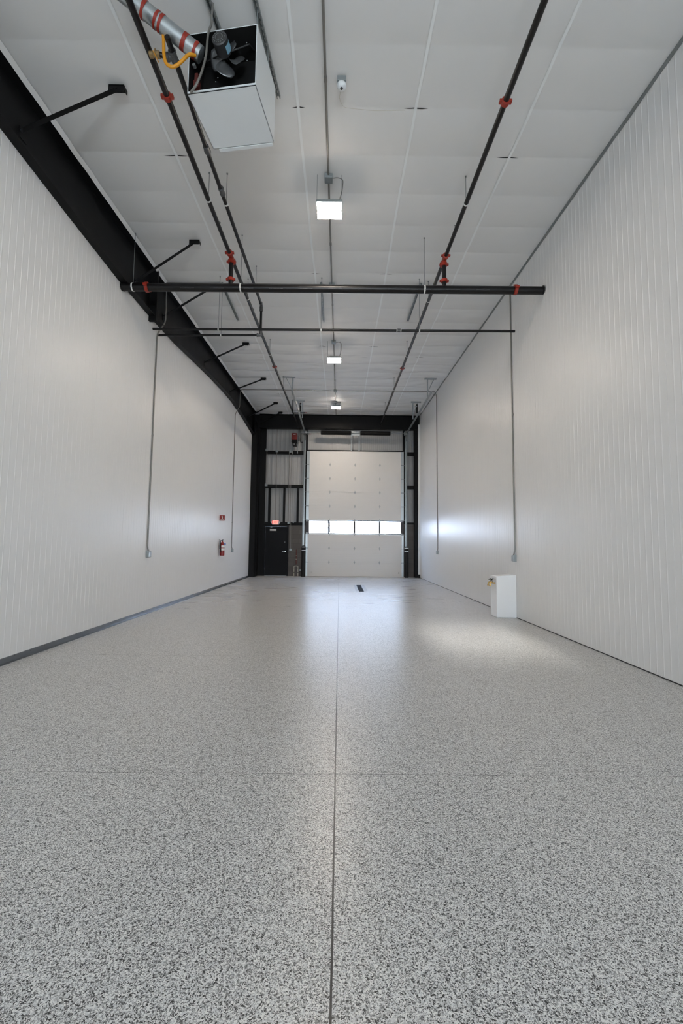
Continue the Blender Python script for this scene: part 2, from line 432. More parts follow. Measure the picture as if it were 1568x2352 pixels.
# ------------------------------------------------------------------ end wall
b = MB()
b.box(XL-0.2, -3.30, 19.47, 19.72, 0, 2.22); b.box(-2.22, -1.50, 19.47, 19.72, 0, 2.22); b.box(2.80, 3.60, 19.47, 19.72, 0, 2.30)
b.box(-3.30, -2.22, 19.47, 19.72, 2.19, 2.22)
struct(b.build('wall_base', 'block', smooth=False))
def corr(b, x0, x1, z0, z1, Y, pitch=0.19, dp=0.010):
    prof = []; x = x0
    while x < x1:
        prof += [(x, 0), (x+pitch*0.42, 0), (x+pitch*0.52, dp), (x+pitch*0.86, dp), (x+pitch*0.96, 0)]; x += pitch
    prof = [(p, d) for p, d in prof if p < x1] + [(x1, 0)]
    k = len(b.v)
    for (p, d) in prof: b.v += [(p, Y-d, z0), (p, Y-d, z1)]
    for i in range(len(prof)-1): b.f.append([k+2*i, k+2*i+1, k+2*i+3, k+2*i+2])
M['metalwall'] = mat('white_corrugated_sheet', (0.37, 0.37, 0.365), 0.45, vary=0.03)
b = MB(); corr(b, -3.9, -1.50, 2.2, 7.2, 19.64); corr(b, 2.83, 3.6, 2.2, 7.2, 19.64); corr(b, -1.50, 2.83, 5.5, 7.2, 19.60, 0.09, 0.004)
b.box(-4.0, 3.7, 19.70, 19.75, 5.49, 7.3); b.box(-4.0, -1.5, 19.70, 19.75, 2.2, 5.5); b.box(2.83, 3.7, 19.70, 19.75, 2.3, 5.5)
struct(b.build('wall_end', 'metalwall', smooth=False))

struct(MB().box(-4.05, -4.0, YB-0.15, 19.75, 0, 7.28).build('wall_left', 'block', smooth=False))  # unseen closure added behind the left panels, stops outside light leaking in
struct(MB().box(3.6, 3.65, YB-0.15, 19.75, 0, 7.28).build('wall_right', 'block', smooth=False))  # same added light closure behind the right panels
struct(MB().box(XL-0.2, XL-0.1, 18.60, 18.66, 0, 6.9).build('wall_left', 'block', smooth=False))  # added closure, blocks sky light behind the frame column
struct(MB().box(-3.95, -3.765, 18.60, 19.46, 0, 7.06).build('wall_left', 'black', smooth=False))  # black filler added to shut the light leak between wall end and column
def girt(x0, x1, z0, z1, label):
    b = MB(); b.box(x0, x1, 19.44, 19.62, z0, z0+0.012); b.box(x0, x1, 19.44, 19.62, z1-0.012, z1); b.box(x0, x1, 19.44, 19.452, z0, z1)
    o = b.build('wall_girt', 'black', smooth=False, loc=((x0+x1)/2, 19.5, z0)); tag(o, label, 'steel girt', 'black girts of the end wall')
girt(-3.46, -1.50, 5.35, 5.48, 'upper black steel girt left of the big door, under the red motor')
girt(-3.46, -1.50, 3.84, 3.98, 'middle black steel girt left of the big door, above three studs')
girt(-3.46, -1.50, 2.20, 2.32, 'lowest black steel girt behind the exit sign, above the black door')
girt(2.88, 3.30, 5.35, 5.48, 'upper short black girt right of the big door')
girt(2.88, 3.30, 3.85, 3.99, 'middle short black girt right of the big door')
girt(2.88, 3.30, 2.29, 2.37, 'lowest short black girt right of the big door, on the block wall')
for x, lab in ((-3.10, 'leftmost of the three short black studs above the exit door'), (-2.45, 'middle one of the three short black studs above the exit door'), (-1.85, 'rightmost of the three short black studs, nearest the big door')):
    b = MB(); b.box(x-0.04, x-0.03, 19.45, 19.62, 2.32, 3.84); b.box(x-0.04, x+0.04, 19.45, 19.46, 2.32, 3.84); b.box(x-0.04, x+0.04, 19.61, 19.62, 2.32, 3.84)
    tag(b.build('wall_stud', 'black', smooth=False, loc=(x, 19.5, 2.32)), lab, 'steel stud', 'short studs above the exit door')
def ibeam(b, p0, p1, depth, wid, tf=0.012):
    p0, p1 = Vector(p0), Vector(p1); 
    b.bar(p0, p1, wid, tf); b.bar(p0+Vector((0,0,depth)), p1+Vector((0,0,depth)), wid, tf); b.bar(p0+Vector((0,0,depth/2)), p1+Vector((0,0,depth/2)), 0.01, depth)
b = MB(); ibeam(b, (-3.55, 19.25, 6.43), (3.43, 19.25, 6.43), 0.60, 0.22)
b.box(-3.55, 3.43, 19.25, 19.26, 6.43, 7.03)
tag(b.build('eave_beam', 'black', smooth=False, loc=(0, 19.25, 6.43)), 'deep black steel beam across the end wall, under the ceiling', 'steel beam')
b = MB(); b.box(3.22, 3.36, 19.15, 19.165, 0, 6.45); b.box(3.22, 3.36, 19.40, 19.415, 0, 6.45); b.box(3.285, 3.297, 19.16, 19.40, 0, 6.45)
tag(b.build('steel_column', 'black', smooth=False, loc=(3.29, 19.3, 0)), 'narrow black steel column at the right end of the end wall', 'steel column', 'frame columns')
b = MB(); b.box(-3.55, -3.27, 19.42, 19.435, 0, 6.45); b.box(-3.55, -3.535, 19.20, 19.43, 0, 6.45); b.box(-3.55, -3.30, 19.44, 19.46, 0.4, 6.45)
tag(b.build('corner_post', 'black', smooth=False, loc=(-3.4, 19.4, 0)), 'wide black corner post between the exit door and the frame column', 'steel column', 'frame columns')

# rigid frame along the left wall: column and tapering rafter
fr = thing('rigid_frame', 'big black steel portal frame running along the top of the left wall', 'steel frame', (-3.7, 18.6, 0))
b = MB(); b.box(-3.76, -3.52, 18.55, 18.57, 0, 6.05); b.box(-3.76, -3.52, 19.10, 19.12, 0, 7.0); b.box(-3.645, -3.633, 18.56, 19.11, 0, 6.6)
b.box(-3.80, -3.50, 18.50, 19.16, 0, 0.02)
b.build('column', 'black', fr, smooth=False)
b = MB(); YS = [YB+0.2, 1, 3] + [p[0] for p in RAFT[1:]]
for ya, yb_ in zip(YS, YS[1:]):
    za, zb = raft_z(ya), raft_z(yb_)
    b.add([(-3.86, ya, za), (-3.625, ya, za), (-3.86, yb_, zb), (-3.625, yb_, zb), (-3.86, ya, za+0.014), (-3.625, ya, za+0.014), (-3.86, yb_, zb+0.014), (-3.625, yb_, zb+0.014)],
          [(0,2,3,1),(4,5,7,6),(0,1,5,4),(2,6,7,3),(0,4,6,2),(1,3,7,5)])
    b.add([(-3.745, ya, za), (-3.745, yb_, zb), (-3.745, yb_, ZC(yb_)), (-3.745, ya, ZC(ya)), (-3.755, ya, za), (-3.755, yb_, zb), (-3.755, yb_, ZC(yb_)), (-3.755, ya, ZC(ya))],
          [(0,1,2,3),(4,7,6,5),(0,3,7,4),(1,5,6,2)])
b.obox((-3.86, YB+0.2, ZC(YB+0.2)-0.03), (0.235,0,0), (0, 18.9-YB-0.2, (18.9-YB-0.2)*0.03243), (0,0,0.014))
b.box(-3.76, -3.625, 18.45, 19.1, 5.95, 6.0)
b.build('rafter', 'black', fr, smooth=False)
b = MB(); b.box(-3.87, -3.60, 8.36, 8.385, 5.66, 6.68); b.box(-3.87, -3.60, 8.395, 8.42, 5.66, 6.68)
for z in (5.72, 5.85, 6.0, 6.55):
    b.cyl((-3.66, 8.35, z), (-3.66, 8.43, z), 0.014, 8)
b.build('splice_plate', 'black', fr, smooth=False)
# flange braces
names = ['nearest the unit heater', 'second nearest, ahead of the thick sprinkler main', 'just behind the sprinkler main', 'fourth from the near end, above the outlet conduit', 'fifth from the near end', 'second from the far end', 'farthest, almost at the end beam']
for i, (ty, by, bz) in enumerate([(4.74, 4.84, 6.11), (7.46, 7.72, 6.05), (8.82, 9.01, 6.08), (11.73, 11.85, 6.28), (14.53, 14.66, 6.45), (17.37, 17.5, 6.4), (18.81, 18.9, 6.4)]):
    zt = ZC(ty)
    t = thing('flange_brace', 'black diagonal brace from rafter to ceiling, ' + names[i], 'brace', (-2.6, ty, zt), 'black braces along the rafter')
    b = MB(); a0, a1 = Vector((-2.62, ty, zt-0.055)), Vector((-3.735, by, bz))
    b.bar(a0, a1, 0.048, 0.006); b.bar(a0+Vector((0, 0.022, 0.02)), a1+Vector((0, 0.022, 0.02)), 0.006, 0.046)
    b.build('angle_bar', 'black', t, smooth=False)
    b = MB(); b.box(-2.69, -2.52, ty-0.015, ty-0.009, zt-0.085, zt); b.box(-2.69, -2.52, ty-0.015, ty+0.07, zt-0.014, zt-0.004); b.box(-2.52, -2.514, ty-0.015, ty+0.07, zt-0.05, zt)
    b.lathe((-2.60, ty-0.018, zt-0.05), (0,-1,0), [(0,0.012),(0.008,0.012)], 6)
    b.build('clip', 'black', t, smooth=False)
    b = MB(); b.box(-3.745, -3.735, by-0.02, by+0.1, bz-0.08, bz+0.05); b.bar((-3.74, by, bz-0.01), (-3.69, by+0.02, bz+0.04), 0.07, 0.012)
    b.build('rafter_clip', 'black', t, smooth=False)

# ------------------------------------------------------------------ personnel door
dr = MB(); dr.box(-3.30, -3.235, 19.40, 19.55, 0, 2.19); dr.box(-2.285, -2.22, 19.40, 19.55, 0, 2.19); dr.box(-3.235, -2.285, 19.40, 19.55, 2.13, 2.19)
door1 = struct(dr.build('door_1', 'doorblack', smooth=False, bevel=0.003))
MB().box(-3.232, -2.288, 19.47, 19.515, 0.012, 2.127).build('door_leaf', 'doorblack', door1, bevel=0.002)
MB().box(-3.24, -2.28, 19.42, 19.53, 0, 0.011).build('threshold', 'galv', door1)
b = MB(); b.lathe((-2.36, 19.47, 1.05), (0,-1,0), [(0,0.032),(0.012,0.032),(0.014,0.014),(0.05,0.013)]); b.tube(elbow([(-2.36, 19.415, 1.05), (-2.42, 19.41, 1.052), (-2.49, 19.415, 1.045)], 0.02), 0.010)
b.build('door_handle', 'steel', door1)
b = MB(); b.lathe((-2.38, 19.47, 1.46), (0,-1,0), [(0,0.02),(0.01,0.02),(0.012,0.008),(0.02,0.008)])
b.build('deadbolt', 'galvdark', door1)
b = MB()
for z in (0.3, 1.1, 1.9): b.cyl((-3.238, 19.462, z-0.05), (-3.238, 19.462, z+0.05), 0.008, 8)
b.build('hinge_knuckles', 'galvdark', door1)
MB().box(-3.04, -2.76, 19.462, 19.47, 1.945, 2.02).build('notice_plate', 'paper', door1, smooth=False)
MB().box(-3.02, -2.94, 19.455, 19.47, 2.085, 2.105).build('closer_bracket', 'galvdark', door1, smooth=False)

# exit sign
ex = thing('exit_sign', 'white emergency exit sign with lit red EXIT letters and two lamp heads', 'exit sign', (-2.795, 19.40, 2.21))
MB().box(-2.945, -2.645, 19.385, 19.44, 2.215, 2.405).build('housing', 'white', ex, bevel=0.015)
MB().box(-2.905, -2.685, 19.379, 19.386, 2.225, 2.395).build('lit_face', 'exitface', ex)
text('lettering', 'EXIT', 0.165, 'exitred', ex, (-2.795, 19.376, 2.31), (PI/2, 0, 0), 0.002, spacing=0.95)
for s_ in (-1, 1):
    MB().lathe((-2.795+s_*0.15, 19.40, 2.31), (s_, -0.15, 0), [(0, 0.05), (0.03, 0.045), (0.06, 0.018), (0.065, 0.0)], 14).build('lamp_head', 'white', ex)

# ------------------------------------------------------------------ sectional overhead door
DX0, DX1, SH = -1.48, 2.79, 0.6096
gdoor = thing('sectional_door', 'tall off-white sectional overhead door with one row of windows', 'garage door', (0.655, D, 0))
HX = (-0.45, 0.65, 1.74)
def hinge_mb(x, z):
    b = MB(); y = D-0.004
    b.prism([(x-0.03, y, z+0.008), (x+0.03, y, z+0.008), (x+0.018, y, z+0.05), (x, y, z+0.085), (x-0.018, y, z+0.05)], (0, -0.004, 0))
    b.prism([(x-0.03, y, z-0.008), (x-0.018, y, z-0.05), (x, y, z-0.085), (x+0.018, y, z-0.05), (x+0.03, y, z-0.008)], (0, -0.004, 0))
    b.cyl((x-0.04, y-0.008, z), (x+0.04, y-0.008, z), 0.009, 8)
    return b
h0 = None
for k in range(9):
    z0, z1 = k*SH+0.004, (k+1)*SH-0.001
    b = MB()
    if k == 3:
        # window section: dark frame, three mullions, four panes
        b.box(DX0, DX1, D, D+0.045, z0, z0+0.035); b.box(DX0, DX1, D, D+0.045, z1-0.035, z1)
        edges = [(DX0, -1.33), (-0.51, -0.43), (0.595, 0.685), (1.705, 1.775), (2.645, DX1)]
        for (a, c) in edges: b.box(a, c, D, D+0.045, z0+0.035, z1-0.035)
        sec = b.build('window_section', 'frame', gdoor, smooth=False)
        for (a, c) in [(-1.33, -0.51), (-0.43, 0.595), (0.685, 1.705), (1.775, 2.645)]:
            MB().box(a, c, D+0.018, D+0.022, z0+0.035, z1-0.035).build('pane', 'glass', sec, smooth=False)
        for x in (-1.45, -1.39, 2.69, 2.75):
            for zz, s_ in ((z0, 1), (z1, -1)):
                MB().prism([(x-0.025, D-0.003, zz), (x+0.025, D-0.003, zz), (x+0.012, D-0.003, zz+s_*0.05), (x, D-0.003, zz+s_*0.085), (x-0.012, D-0.003, zz+s_*0.05)], (0, -0.004, 0)).build('hinge_leaf', 'hinge', sec, smooth=False)
        MB().box(DX0, DX1, D-0.006, D-0.001, z0-0.012, z0+0.006).build('joint_strip', 'galv', sec, smooth=False)
        MB().box(DX0, DX1, D-0.006, D-0.001, z1-0.006, z1+0.012).build('joint_strip', 'galv', sec, smooth=False)
    else:
        prof = [(z0, 0.0015)]; z = z0+0.01
        while z < z1-0.01:
            prof += [(z, 0), (z+0.05, 0), (z+0.054, 0.0018), (z+0.058, 0)]; z += 0.066
        prof += [(z1-0.004, 0), (z1, 0.0015)]
        for (zz, d) in prof: b.v += [(DX0, D+d, zz), (DX1, D+d, zz)]
        for i in range(len(prof)-1): b.f.append([2*i, 2*i+1, 2*i+3, 2*i+2])
        b.box(DX0, DX1, D+0.006, D+0.048, z0-0.005, z1)
        sec = b.build('door_section', 'doorpanel', gdoor, smooth=False)
        for (a, c) in ((DX0-0.0, DX0+(0.13 if k > 3 else 0.09)), (DX1-(0.13 if k > 3 else 0.09), DX1)):
            MB().box(a, c, D-0.006, D-0.0005, z0+0.004, z1-0.004).build('end_stile', 'galv', sec, smooth=False)
    if k:
        for x in HX:
            if h0 is None: h0 = hinge_mb(x, k*SH).build('hinge', 'hinge', sec, smooth=False); hx0, hz0 = x, k*SH
            else:
                h = h0.copy(); COL.objects.link(h); h.parent = sec; h.location = (x-hx0, 0, k*SH-hz0)
        for x, s_ in ((DX0, -1), (DX1, 1)):
            b = MB(); b.box(min(x, x-s_*0.12), max(x, x-s_*0.12), D-0.02, D-0.006, k*SH-0.018, k*SH+0.018); b.cyl((x-s_*0.05, D-0.03, k*SH), (x+s_*0.09, D-0.03, k*SH), 0.008, 8)
            b.lathe((x+s_*0.045, D-0.03, k*SH), (s_,0,0), [(0,0.022),(0.018,0.022)], 12)
            b.build('roller_hinge', 'galvdark', sec)
b = MB().box(DX0, DX1, D+0.005, D+0.04, -0.0, 0.012); b.build('bottom_seal', 'rubber', gdoor, smooth=False)
for x0_, n_ in ((-1.27, 2), (2.56, 1)):
    b = MB()
    for i in range(n_):
        for z in (0.145, 0.205):
            b.box(x0_+i*0.07, x0_+i*0.07+0.035, D-0.010, D-0.001, z, z+0.012)
    b.build('bolts', 'dark', gdoor, smooth=False)
# header and jambs
b = MB(); b.box(-1.52, 2.86, 19.41, 19.60, 5.488, 5.53); b.box(-1.52, 2.86, 19.482, 19.60, 5.43, 5.488)
tag(b.build('door_header', 'black', smooth=False, loc=(0.65, 19.5, 5.45)), 'thin black steel header right above the big door', 'door header')
for x0_, x1_, lab in ((-1.56, -1.45, 'left'), (2.76, 2.86, 'right')):
    tag(MB().box(x0_, x1_, 19.482, 19.62, 0, 6.45).build('door_jamb', 'black', smooth=False, loc=(x0_, 19.5, 0)), 'black steel jamb on the %s side of the big door' % lab, 'door jamb', 'jambs of the big door')
# tracks
for s_, xa, lab in ((-1, -1.555, 'left'), (1, 2.865, 'right')):
    t = thing('door_track', 'galvanised roller track on the %s side of the big door, bent back under the ceiling' % lab, 'door track', (xa, 19.3, 0), 'tracks of the big door')
    b = MB(); b.box(xa-0.02, xa+0.02, D-0.062, D-0.058, 0.02, 5.95); b.box(xa-0.02, xa-0.016, D-0.062, D-0.01, 0.02, 5.95); b.box(xa+0.016, xa+0.02, D-0.062, D-0.01, 0.02, 5.95)
    b.build('vertical_track', 'galv', t, smooth=False)
    b = MB(); b.box(xa+s_*0.022-0.004, xa+s_*0.022+0.004, D-0.085, D+0.01, 0.02, 6.25); b.box(min(xa+s_*0.02, xa+s_*0.075), max(xa+s_*0.02, xa+s_*0.075), D-0.01, D-0.004, 0.02, 6.25)
    b.build('wall_angle', 'galvdark', t, smooth=False)
    path = [(xa, D-0.04, 5.95)]
    for i in range(9):
        a = i/8*PI/2; path.append((xa, D-0.04-0.30*(1-math.cos(a)), 5.95+0.28*math.sin(a)))
    path.append((xa, 13.9, 6.24)); b = MB()
    for p, q in zip(path, path[1:]): b.bar(p, q, 0.05, 0.006, up=(1,0,0)); b.bar(Vector(p)+Vector((0.025,0,0)), Vector(q)+Vector((0.025,0,0)), 0.03, 0.004, up=(1,0,0)) ; b.bar(Vector(p)-Vector((0.025,0,0)), Vector(q)-Vector((0.025,0,0)), 0.03, 0.004, up=(1,0,0))
    b.build('overhead_track', 'galv', t, smooth=False)
    b = MB(); b.bar((xa+s_*0.045, 19.3, 6.29), (xa+s_*0.045, 14.0, 6.29), 0.004, 0.06); b.bar((xa+s_*0.03, 19.3, 6.315), (xa+s_*0.03, 14.0, 6.315), 0.05, 0.004)
    b.build('overhead_angle', 'galv', t, smooth=False)
    MB().box(xa-s_*0.05-0.03, xa-s_*0.05+0.03, 16.2, 16.28, 6.28, 6.60).build('spring_bumper', 'rubber', t, smooth=False)
    MB().box(xa-s_*0.11-0.02, xa-s_*0.05, 16.18, 16.2, 6.50, 6.54).build('bumper_bracket', 'galv', t, smooth=False)
for y, xs_, lab in ((14.37, ((-1.94, -1.52, -1.60, -1.83), (2.752, 3.136, 2.84, 3.06)), 'near'), (17.06, ((-1.80, -1.42, -1.50, -1.70), (2.731, 3.119, 2.80, 3.0)), 'far')):
    for (xa, xb, xv, xd), side in zip(xs_, ('left', 'right')):
        z = ZC(y)-0.02
        b = MB(); b.bar((xa, y, z), (xb, y, z), 0.045, 0.045); b.bar((xv, y-0.02, z), (xv, y-0.02, 6.27), 0.042, 0.012, up=(0,1,0)); b.bar((xd, y+0.005, z), (xv, y+0.005, 6.40), 0.026, 0.005, up=(0,1,0))
        tag(b.build('track_hanger', 'galv', smooth=False, loc=(xv, y, z)), '%s grey angle hanger holding the %s door track to the ceiling' % (lab, side), 'track hanger', 'hangers of the door tracks')
# torsion springs, shaft, drums
sp_ = thing('spring_shaft', 'torsion shaft with two thick black springs above the big door', 'spring shaft', (0.65, 19.25, 6.3))
ZS = 6.20; YSH = 19.0
MB().cyl((-1.66, YSH, ZS), (2.95, YSH, ZS), 0.014, 12).build('shaft', 'galvdark', sp_)
for xa, xb in ((-0.85, 0.44), (0.85, 2.14)):
    prof = []; L_ = xb-xa; n_ = 110
    for i in range(n_+1):
        prof.append((L_*i/n_, 0.090 + (0.006 if i % 2 else 0)))
    b = MB(); b.lathe((xa, YSH, ZS), (1,0,0), prof, 18)
    b.build('torsion_spring', 'black', sp_, smooth=False)
    for x in (xa-0.02, xb-0.01): MB().lathe((x, YSH, ZS), (1,0,0), [(0,0.06),(0.03,0.085)], 16).build('spring_cone', 'galvdark', sp_)
MB().box(0.46, 0.83, 19.05, 19.06, ZS-0.10, ZS+0.09).build('bearing_plate', 'galv', sp_, smooth=False)
MB().lathe((0.645, 19.05, ZS), (0,-1,0), [(0,0.03),(0.03,0.02)], 12).build('bearing', 'steel', sp_)
for x in (-1.50, 2.80):
    MB().lathe((x-0.05, YSH, ZS), (1,0,0), [(0,0.09),(0.01,0.10),(0.015,0.085),(0.09,0.08),(0.095,0.10),(0.105,0.10)], 20).build('cable_drum', 'galvdark', sp_)
for x, lab in ((0.475, 'left'), (0.815, 'right')):
    b = MB(); b.bar((x, 19.40, 5.51), (x, 19.40, ZS+0.12), 0.05, 0.006, up=(0,1,0)); b.bar((x-0.022, 19.37, 5.51), (x-0.022, 19.37, ZS+0.12), 0.006, 0.06, up=(0,1,0)); b.box(x-0.025, x+0.025, 19.06, 19.40, ZS-0.03, ZS-0.02)
    tag(b.build('spring_support', 'galv', smooth=False, loc=(x, 19.4, 5.51)), '%s galvanised upright under the centre of the spring shaft' % lab, 'support angle', 'uprights of the spring shaft')

# door operator, top left
op = thing('door_operator', 'dark red electric door operator on grey legs, upper left of the big door', 'door motor', (-2.01, 19.4, 5.42))
MB().box(-2.14, -1.90, 19.12, 19.42, 5.92, 6.20).build('motor_housing', 'darkred', op, bevel=0.01)
MB().box(-2.07, -1.96, 19.112, 19.12, 6.13, 6.145).build('name_strip', 'whiteband', op)
b = MB(); b.box(-2.12, -1.90, 19.15, 19.42, 5.78, 5.92); b.box(-2.10, -1.93, 19.2, 19.42, 5.66, 5.79); b.cyl((-2.16, 19.28, 5.87), (-2.12, 19.28, 5.87), 0.03)
b.build('gear_case', 'black', op, bevel=0.005)
MB().box(-2.05, -1.98, 19.195, 19.20, 5.72, 5.735).build('data_plate', 'paper', op)
for x in (-2.12, -1.90): 
    MB().bar((x, 19.43, 5.36), (x, 19.43, 6.15), 0.035, 0.02, up=(0,1,0)).build('leg', 'galvdark', op, smooth=False)
b = MB(); b.cyl((-1.83, 19.3, 5.88), (-1.83, 19.3, 6.42), 0.018); tag(b.build('chain_guide', 'black', loc=(-1.83, 19.3, 5.9)), 'short black vertical rod right of the red door operator', 'rod')

# bollards
for x, lab in ((-1.53, 'left'), (2.865, 'right')):
    t = thing('bollard', 'black padded bollard with two white stripes, on the %s of the big door' % lab, 'bollard', (x, 19.13, 0), 'bollards of the big door')
    MB().lathe((x, 19.13, 0), (0,0,1), [(0,0.088),(1.27,0.088),(1.31,0.07),(1.325,0.03)], 28).build('sleeve', 'rubber', t)
    for z in (1.10, 1.245): MB().lathe((x, 19.13, z), (0,0,1), [(0,0.0895),(0.028,0.0895)], 28).build('reflective_band', 'whiteband', t)
# pipe stand left of the left bollard
ps = thing('water_inlet', 'rusty red riser on a forked cream pipe stand against the block wall', 'pipe stand', (-1.86, 19.3, 0))
MB().cyl((-1.86, 19.36, 0.50), (-1.86, 19.36, 1.15), 0.019).build('riser', 'brownred', ps)
for z in (0.72, 0.86): MB().lathe((-1.86, 19.36, z), (0,0,1), [(0,0.024),(0.02,0.024)], 12).build('clamp', 'cream', ps)
MB().tube(elbow([(-1.95, 19.36, 0.36), (-1.95, 19.36, 0.44), (-1.78, 19.36, 0.44), (-1.78, 19.36, 0.36)], 0.05), 0.017).build('fork', 'cream', ps)
for x in (-1.95, -1.78):
    MB().cyl((x, 19.36, 0), (x, 19.36, 0.36), 0.020).build('leg', 'cream', ps)
    for z in (0.16, 0.34): MB().lathe((x, 19.36, z), (0,0,1), [(0,0.0225),(0.02,0.0225)], 12).build('band', 'black', ps)
tag(MB().box(-1.72, -1.65, 19.42, 19.47, 0.22, 0.30).build('outlet_box', 'box', loc=(-1.68, 19.45, 0.22), bevel=0.004), 'small grey box low on the block wall, beside the left bollard', 'electrical box')

# ------------------------------------------------------------------ drain
dn = thing('trench_drain', 'short dark slotted trench drain in the floor near the big door', 'floor drain', (0.66, 14.35, 0))
b = MB()
for i in range(42):
    yy = 13.3 + i*0.05; b.box(0.60, 0.73, yy, yy+0.03, 0.001, 0.004)
b.box(0.59, 0.60, 13.28, 15.42, 0.001, 0.005); b.box(0.73, 0.74, 13.28, 15.42, 0.001, 0.005)
b.build('grate', 'grate', dn, smooth=False)
MB().box(0.59, 0.74, 13.28, 15.42, 0.0003, 0.0012).build('channel', 'dark', dn, smooth=False)
MB().box(0.50, 0.86, 13.35, 15.42, 0.0, 0.0008).build('surround', 'concretestrip', dn, smooth=False)

# ------------------------------------------------------------------ hose station by the right wall
hs = thing('hose_station', 'white waist-high boxed-in water point with brass taps, against the right wall', 'water point', (3.25, 8.9, 0))
b = MB(); x0_, x1_, y0_, y1_ = 3.055, XR-0.002, 8.72, 9.05
b.add([(x0_, y0_, 0.003), (x1_, y0_, 0.003), (x1_, y1_, 0.003), (x0_, y1_, 0.003), (x0_, y0_, 0.795), (x1_, y0_, 0.825), (x1_, y1_, 0.825), (x0_, y1_, 0.795)],
      [(0,3,2,1),(4,5,6,7),(0,1,5,4),(1,2,6,5),(2,3,7,6),(3,0,4,7)])
b.build('casing', 'frp', hs, bevel=0.004)
MB().box(x0_-0.004, x0_+0.03, y1_-0.028, y1_+0.004, 0.004, 0.79).build('corner_trim', 'frp', hs, smooth=False)
MB().box(x0_-0.003, x0_, 8.78, 8.98, 0.735, 0.741).build('slot', 'galvdark', hs, smooth=False)
b = MB(); b.cyl((x0_+0.01, 8.80, 0.66), (x0_-0.05, 8.80, 0.66), 0.014)
b.cyl((x0_-0.03, 8.76, 0.66), (x0_-0.03, 8.98, 0.665), 0.012)
for yy in (8.83, 8.95):
    b.tube(elbow([(x0_-0.03, yy, 0.665), (x0_-0.075, yy, 0.665), (x0_-0.09, yy, 0.61)], 0.03), 0.014); b.lathe((x0_-0.089, yy, 0.615), (0,0,-1), [(0,0.018),(0.02,0.018)], 12)
b.build('brass_tap', 'brass', hs)
for yy in (8.83, 8.95):
    MB().tube([(x0_-0.045, yy, 0.68), (x0_-0.05, yy, 0.72)], 0.006, 8).lathe((x0_-0.05, yy, 0.715), (-0.5,0,1), [(0,0.010),(0.008,0.028),(0.016,0.026),(0.02,0.01)], 12).build('tap_handle', 'rubber', hs)

# ------------------------------------------------------------------ wall conduits with outlet boxes
def conduit(path, r, label, group, name='conduit', m='conduit', rad=0.07, straps=()):
    o = MB().tube(elbow(path, rad), r, 12).build(name, m, loc=path[0]); tag(o, label, 'conduit', group)
    for p in straps:
        MB().lathe(Vector(p), (0,0,1), [(-0.02, r*1.3), (0.02, r*1.3)], 12).build('coupling', m, o)
    return o
def outlet(loc, into, label, dark=True):
    x, y, z = loc
    t = thing('outlet_box', label, 'electrical outlet', loc, 'outlet boxes of the drop conduits')
    MB().box(min(x, x+into*0.052), max(x, x+into*0.052), y-0.058, y+0.058, z-0.062, z+0.062).build('box', 'box', t, bevel=0.004)
    b = MB().box(min(x+into*0.052, x+into*0.068), max(x+into*0.052, x+into*0.068), y-0.05, y+0.05, z-0.056, z+0.056)
    b.build('cover', 'galv', t, bevel=0.006)
    return t
G = 'drop conduits on the side walls'
conduit([(-3.62, 8.80, ZC(8.8)-0.03), (-3.60, 8.80, 6.60), (-3.60, 8.81, 5.87), (-3.735, 8.76, 5.58), (-3.735, 8.73, 1.28), (-3.722, 8.76, 1.20)], 0.0135, 'thin grey conduit down the left wall to the near outlet box', G, straps=[(-3.735, 8.745, 3.5)])
outlet((XL, 8.75, 1.145), 1, 'small grey outlet box on the left wall, nearest the camera')
conduit([(-3.60, 15.75, ZC(15.7)-0.03), (-3.60, 15.58, 6.75), (-3.60, 15.53, 6.22), (-3.735, 15.5, 5.95), (-3.735, 15.52, 1.25), (-3.722, 15.56, 1.19)], 0.0135, 'thin grey conduit down the left wall beyond the fire extinguisher', G, straps=[(-3.735, 15.51, 2.1)])
outlet((XL, 15.56, 1.13), 1, 'small grey outlet box on the left wall beyond the extinguisher')
conduit([(3.38, 8.78, ZC(8.8)-0.03), (3.425, 8.75, 6.55), (3.425, 8.73, 1.30), (3.41, 8.76, 1.20)], 0.0135, 'thin grey conduit down the right wall above the white water point', G, straps=[(3.425, 8.73, 4.0)])
outlet((XR, 8.74, 1.145), -1, 'small grey outlet box on the right wall above the white water point')
conduit([(3.38, 15.72, ZC(15.7)-0.03), (3.425, 15.68, 6.75), (3.425, 15.60, 1.25), (3.41, 15.62, 1.2)], 0.0135, 'thin grey conduit down the far part of the right wall', G, straps=[(3.425, 15.65, 4.2)])
outlet((XR, 15.6, 1.14), -1, 'small grey outlet box on the far part of the right wall')
# ceiling conduits
def cz(y, d=0.022): return ZC(y)-d
GC = 'conduits on the ceiling'
mc = tag(MB().tube([(-0.215, y_, cz(y_)) for y_ in (-1, 4, 8.8, 12, 16, 19.1)], 0.014, 12).build('conduit', 'conduit', loc=(-0.215, 8, cz(8))), 'long grey conduit along the middle of the ceiling, feeding the lights', 'conduit', GC)
for y_ in (4.61, 7.48, 9.6, 10.8, 13.2, 14.6): MB().cyl((-0.215, y_-0.03, cz(y_)), (-0.215, y_+0.03, cz(y_)), 0.019).build('coupling', 'conduit', mc)
for (xa, xb, y_, lab) in ((-3.62, 3.38, 8.79, 'grey conduit across the ceiling just behind the sprinkler main'), (-3.60, 3.38, 15.73, 'grey conduit across the ceiling near the farthest light')):
    tag(MB().tube([(xa, y_, cz(y_)), (-0.4, y_, cz(y_)), (-0.2, y_+0.02, cz(y_)), (0.05, y_, cz(y_)), (xb, y_-0.02, cz(y_))], 0.0125, 10).build('conduit', 'conduit', loc=(0, y_, cz(y_))), lab, 'conduit', GC)
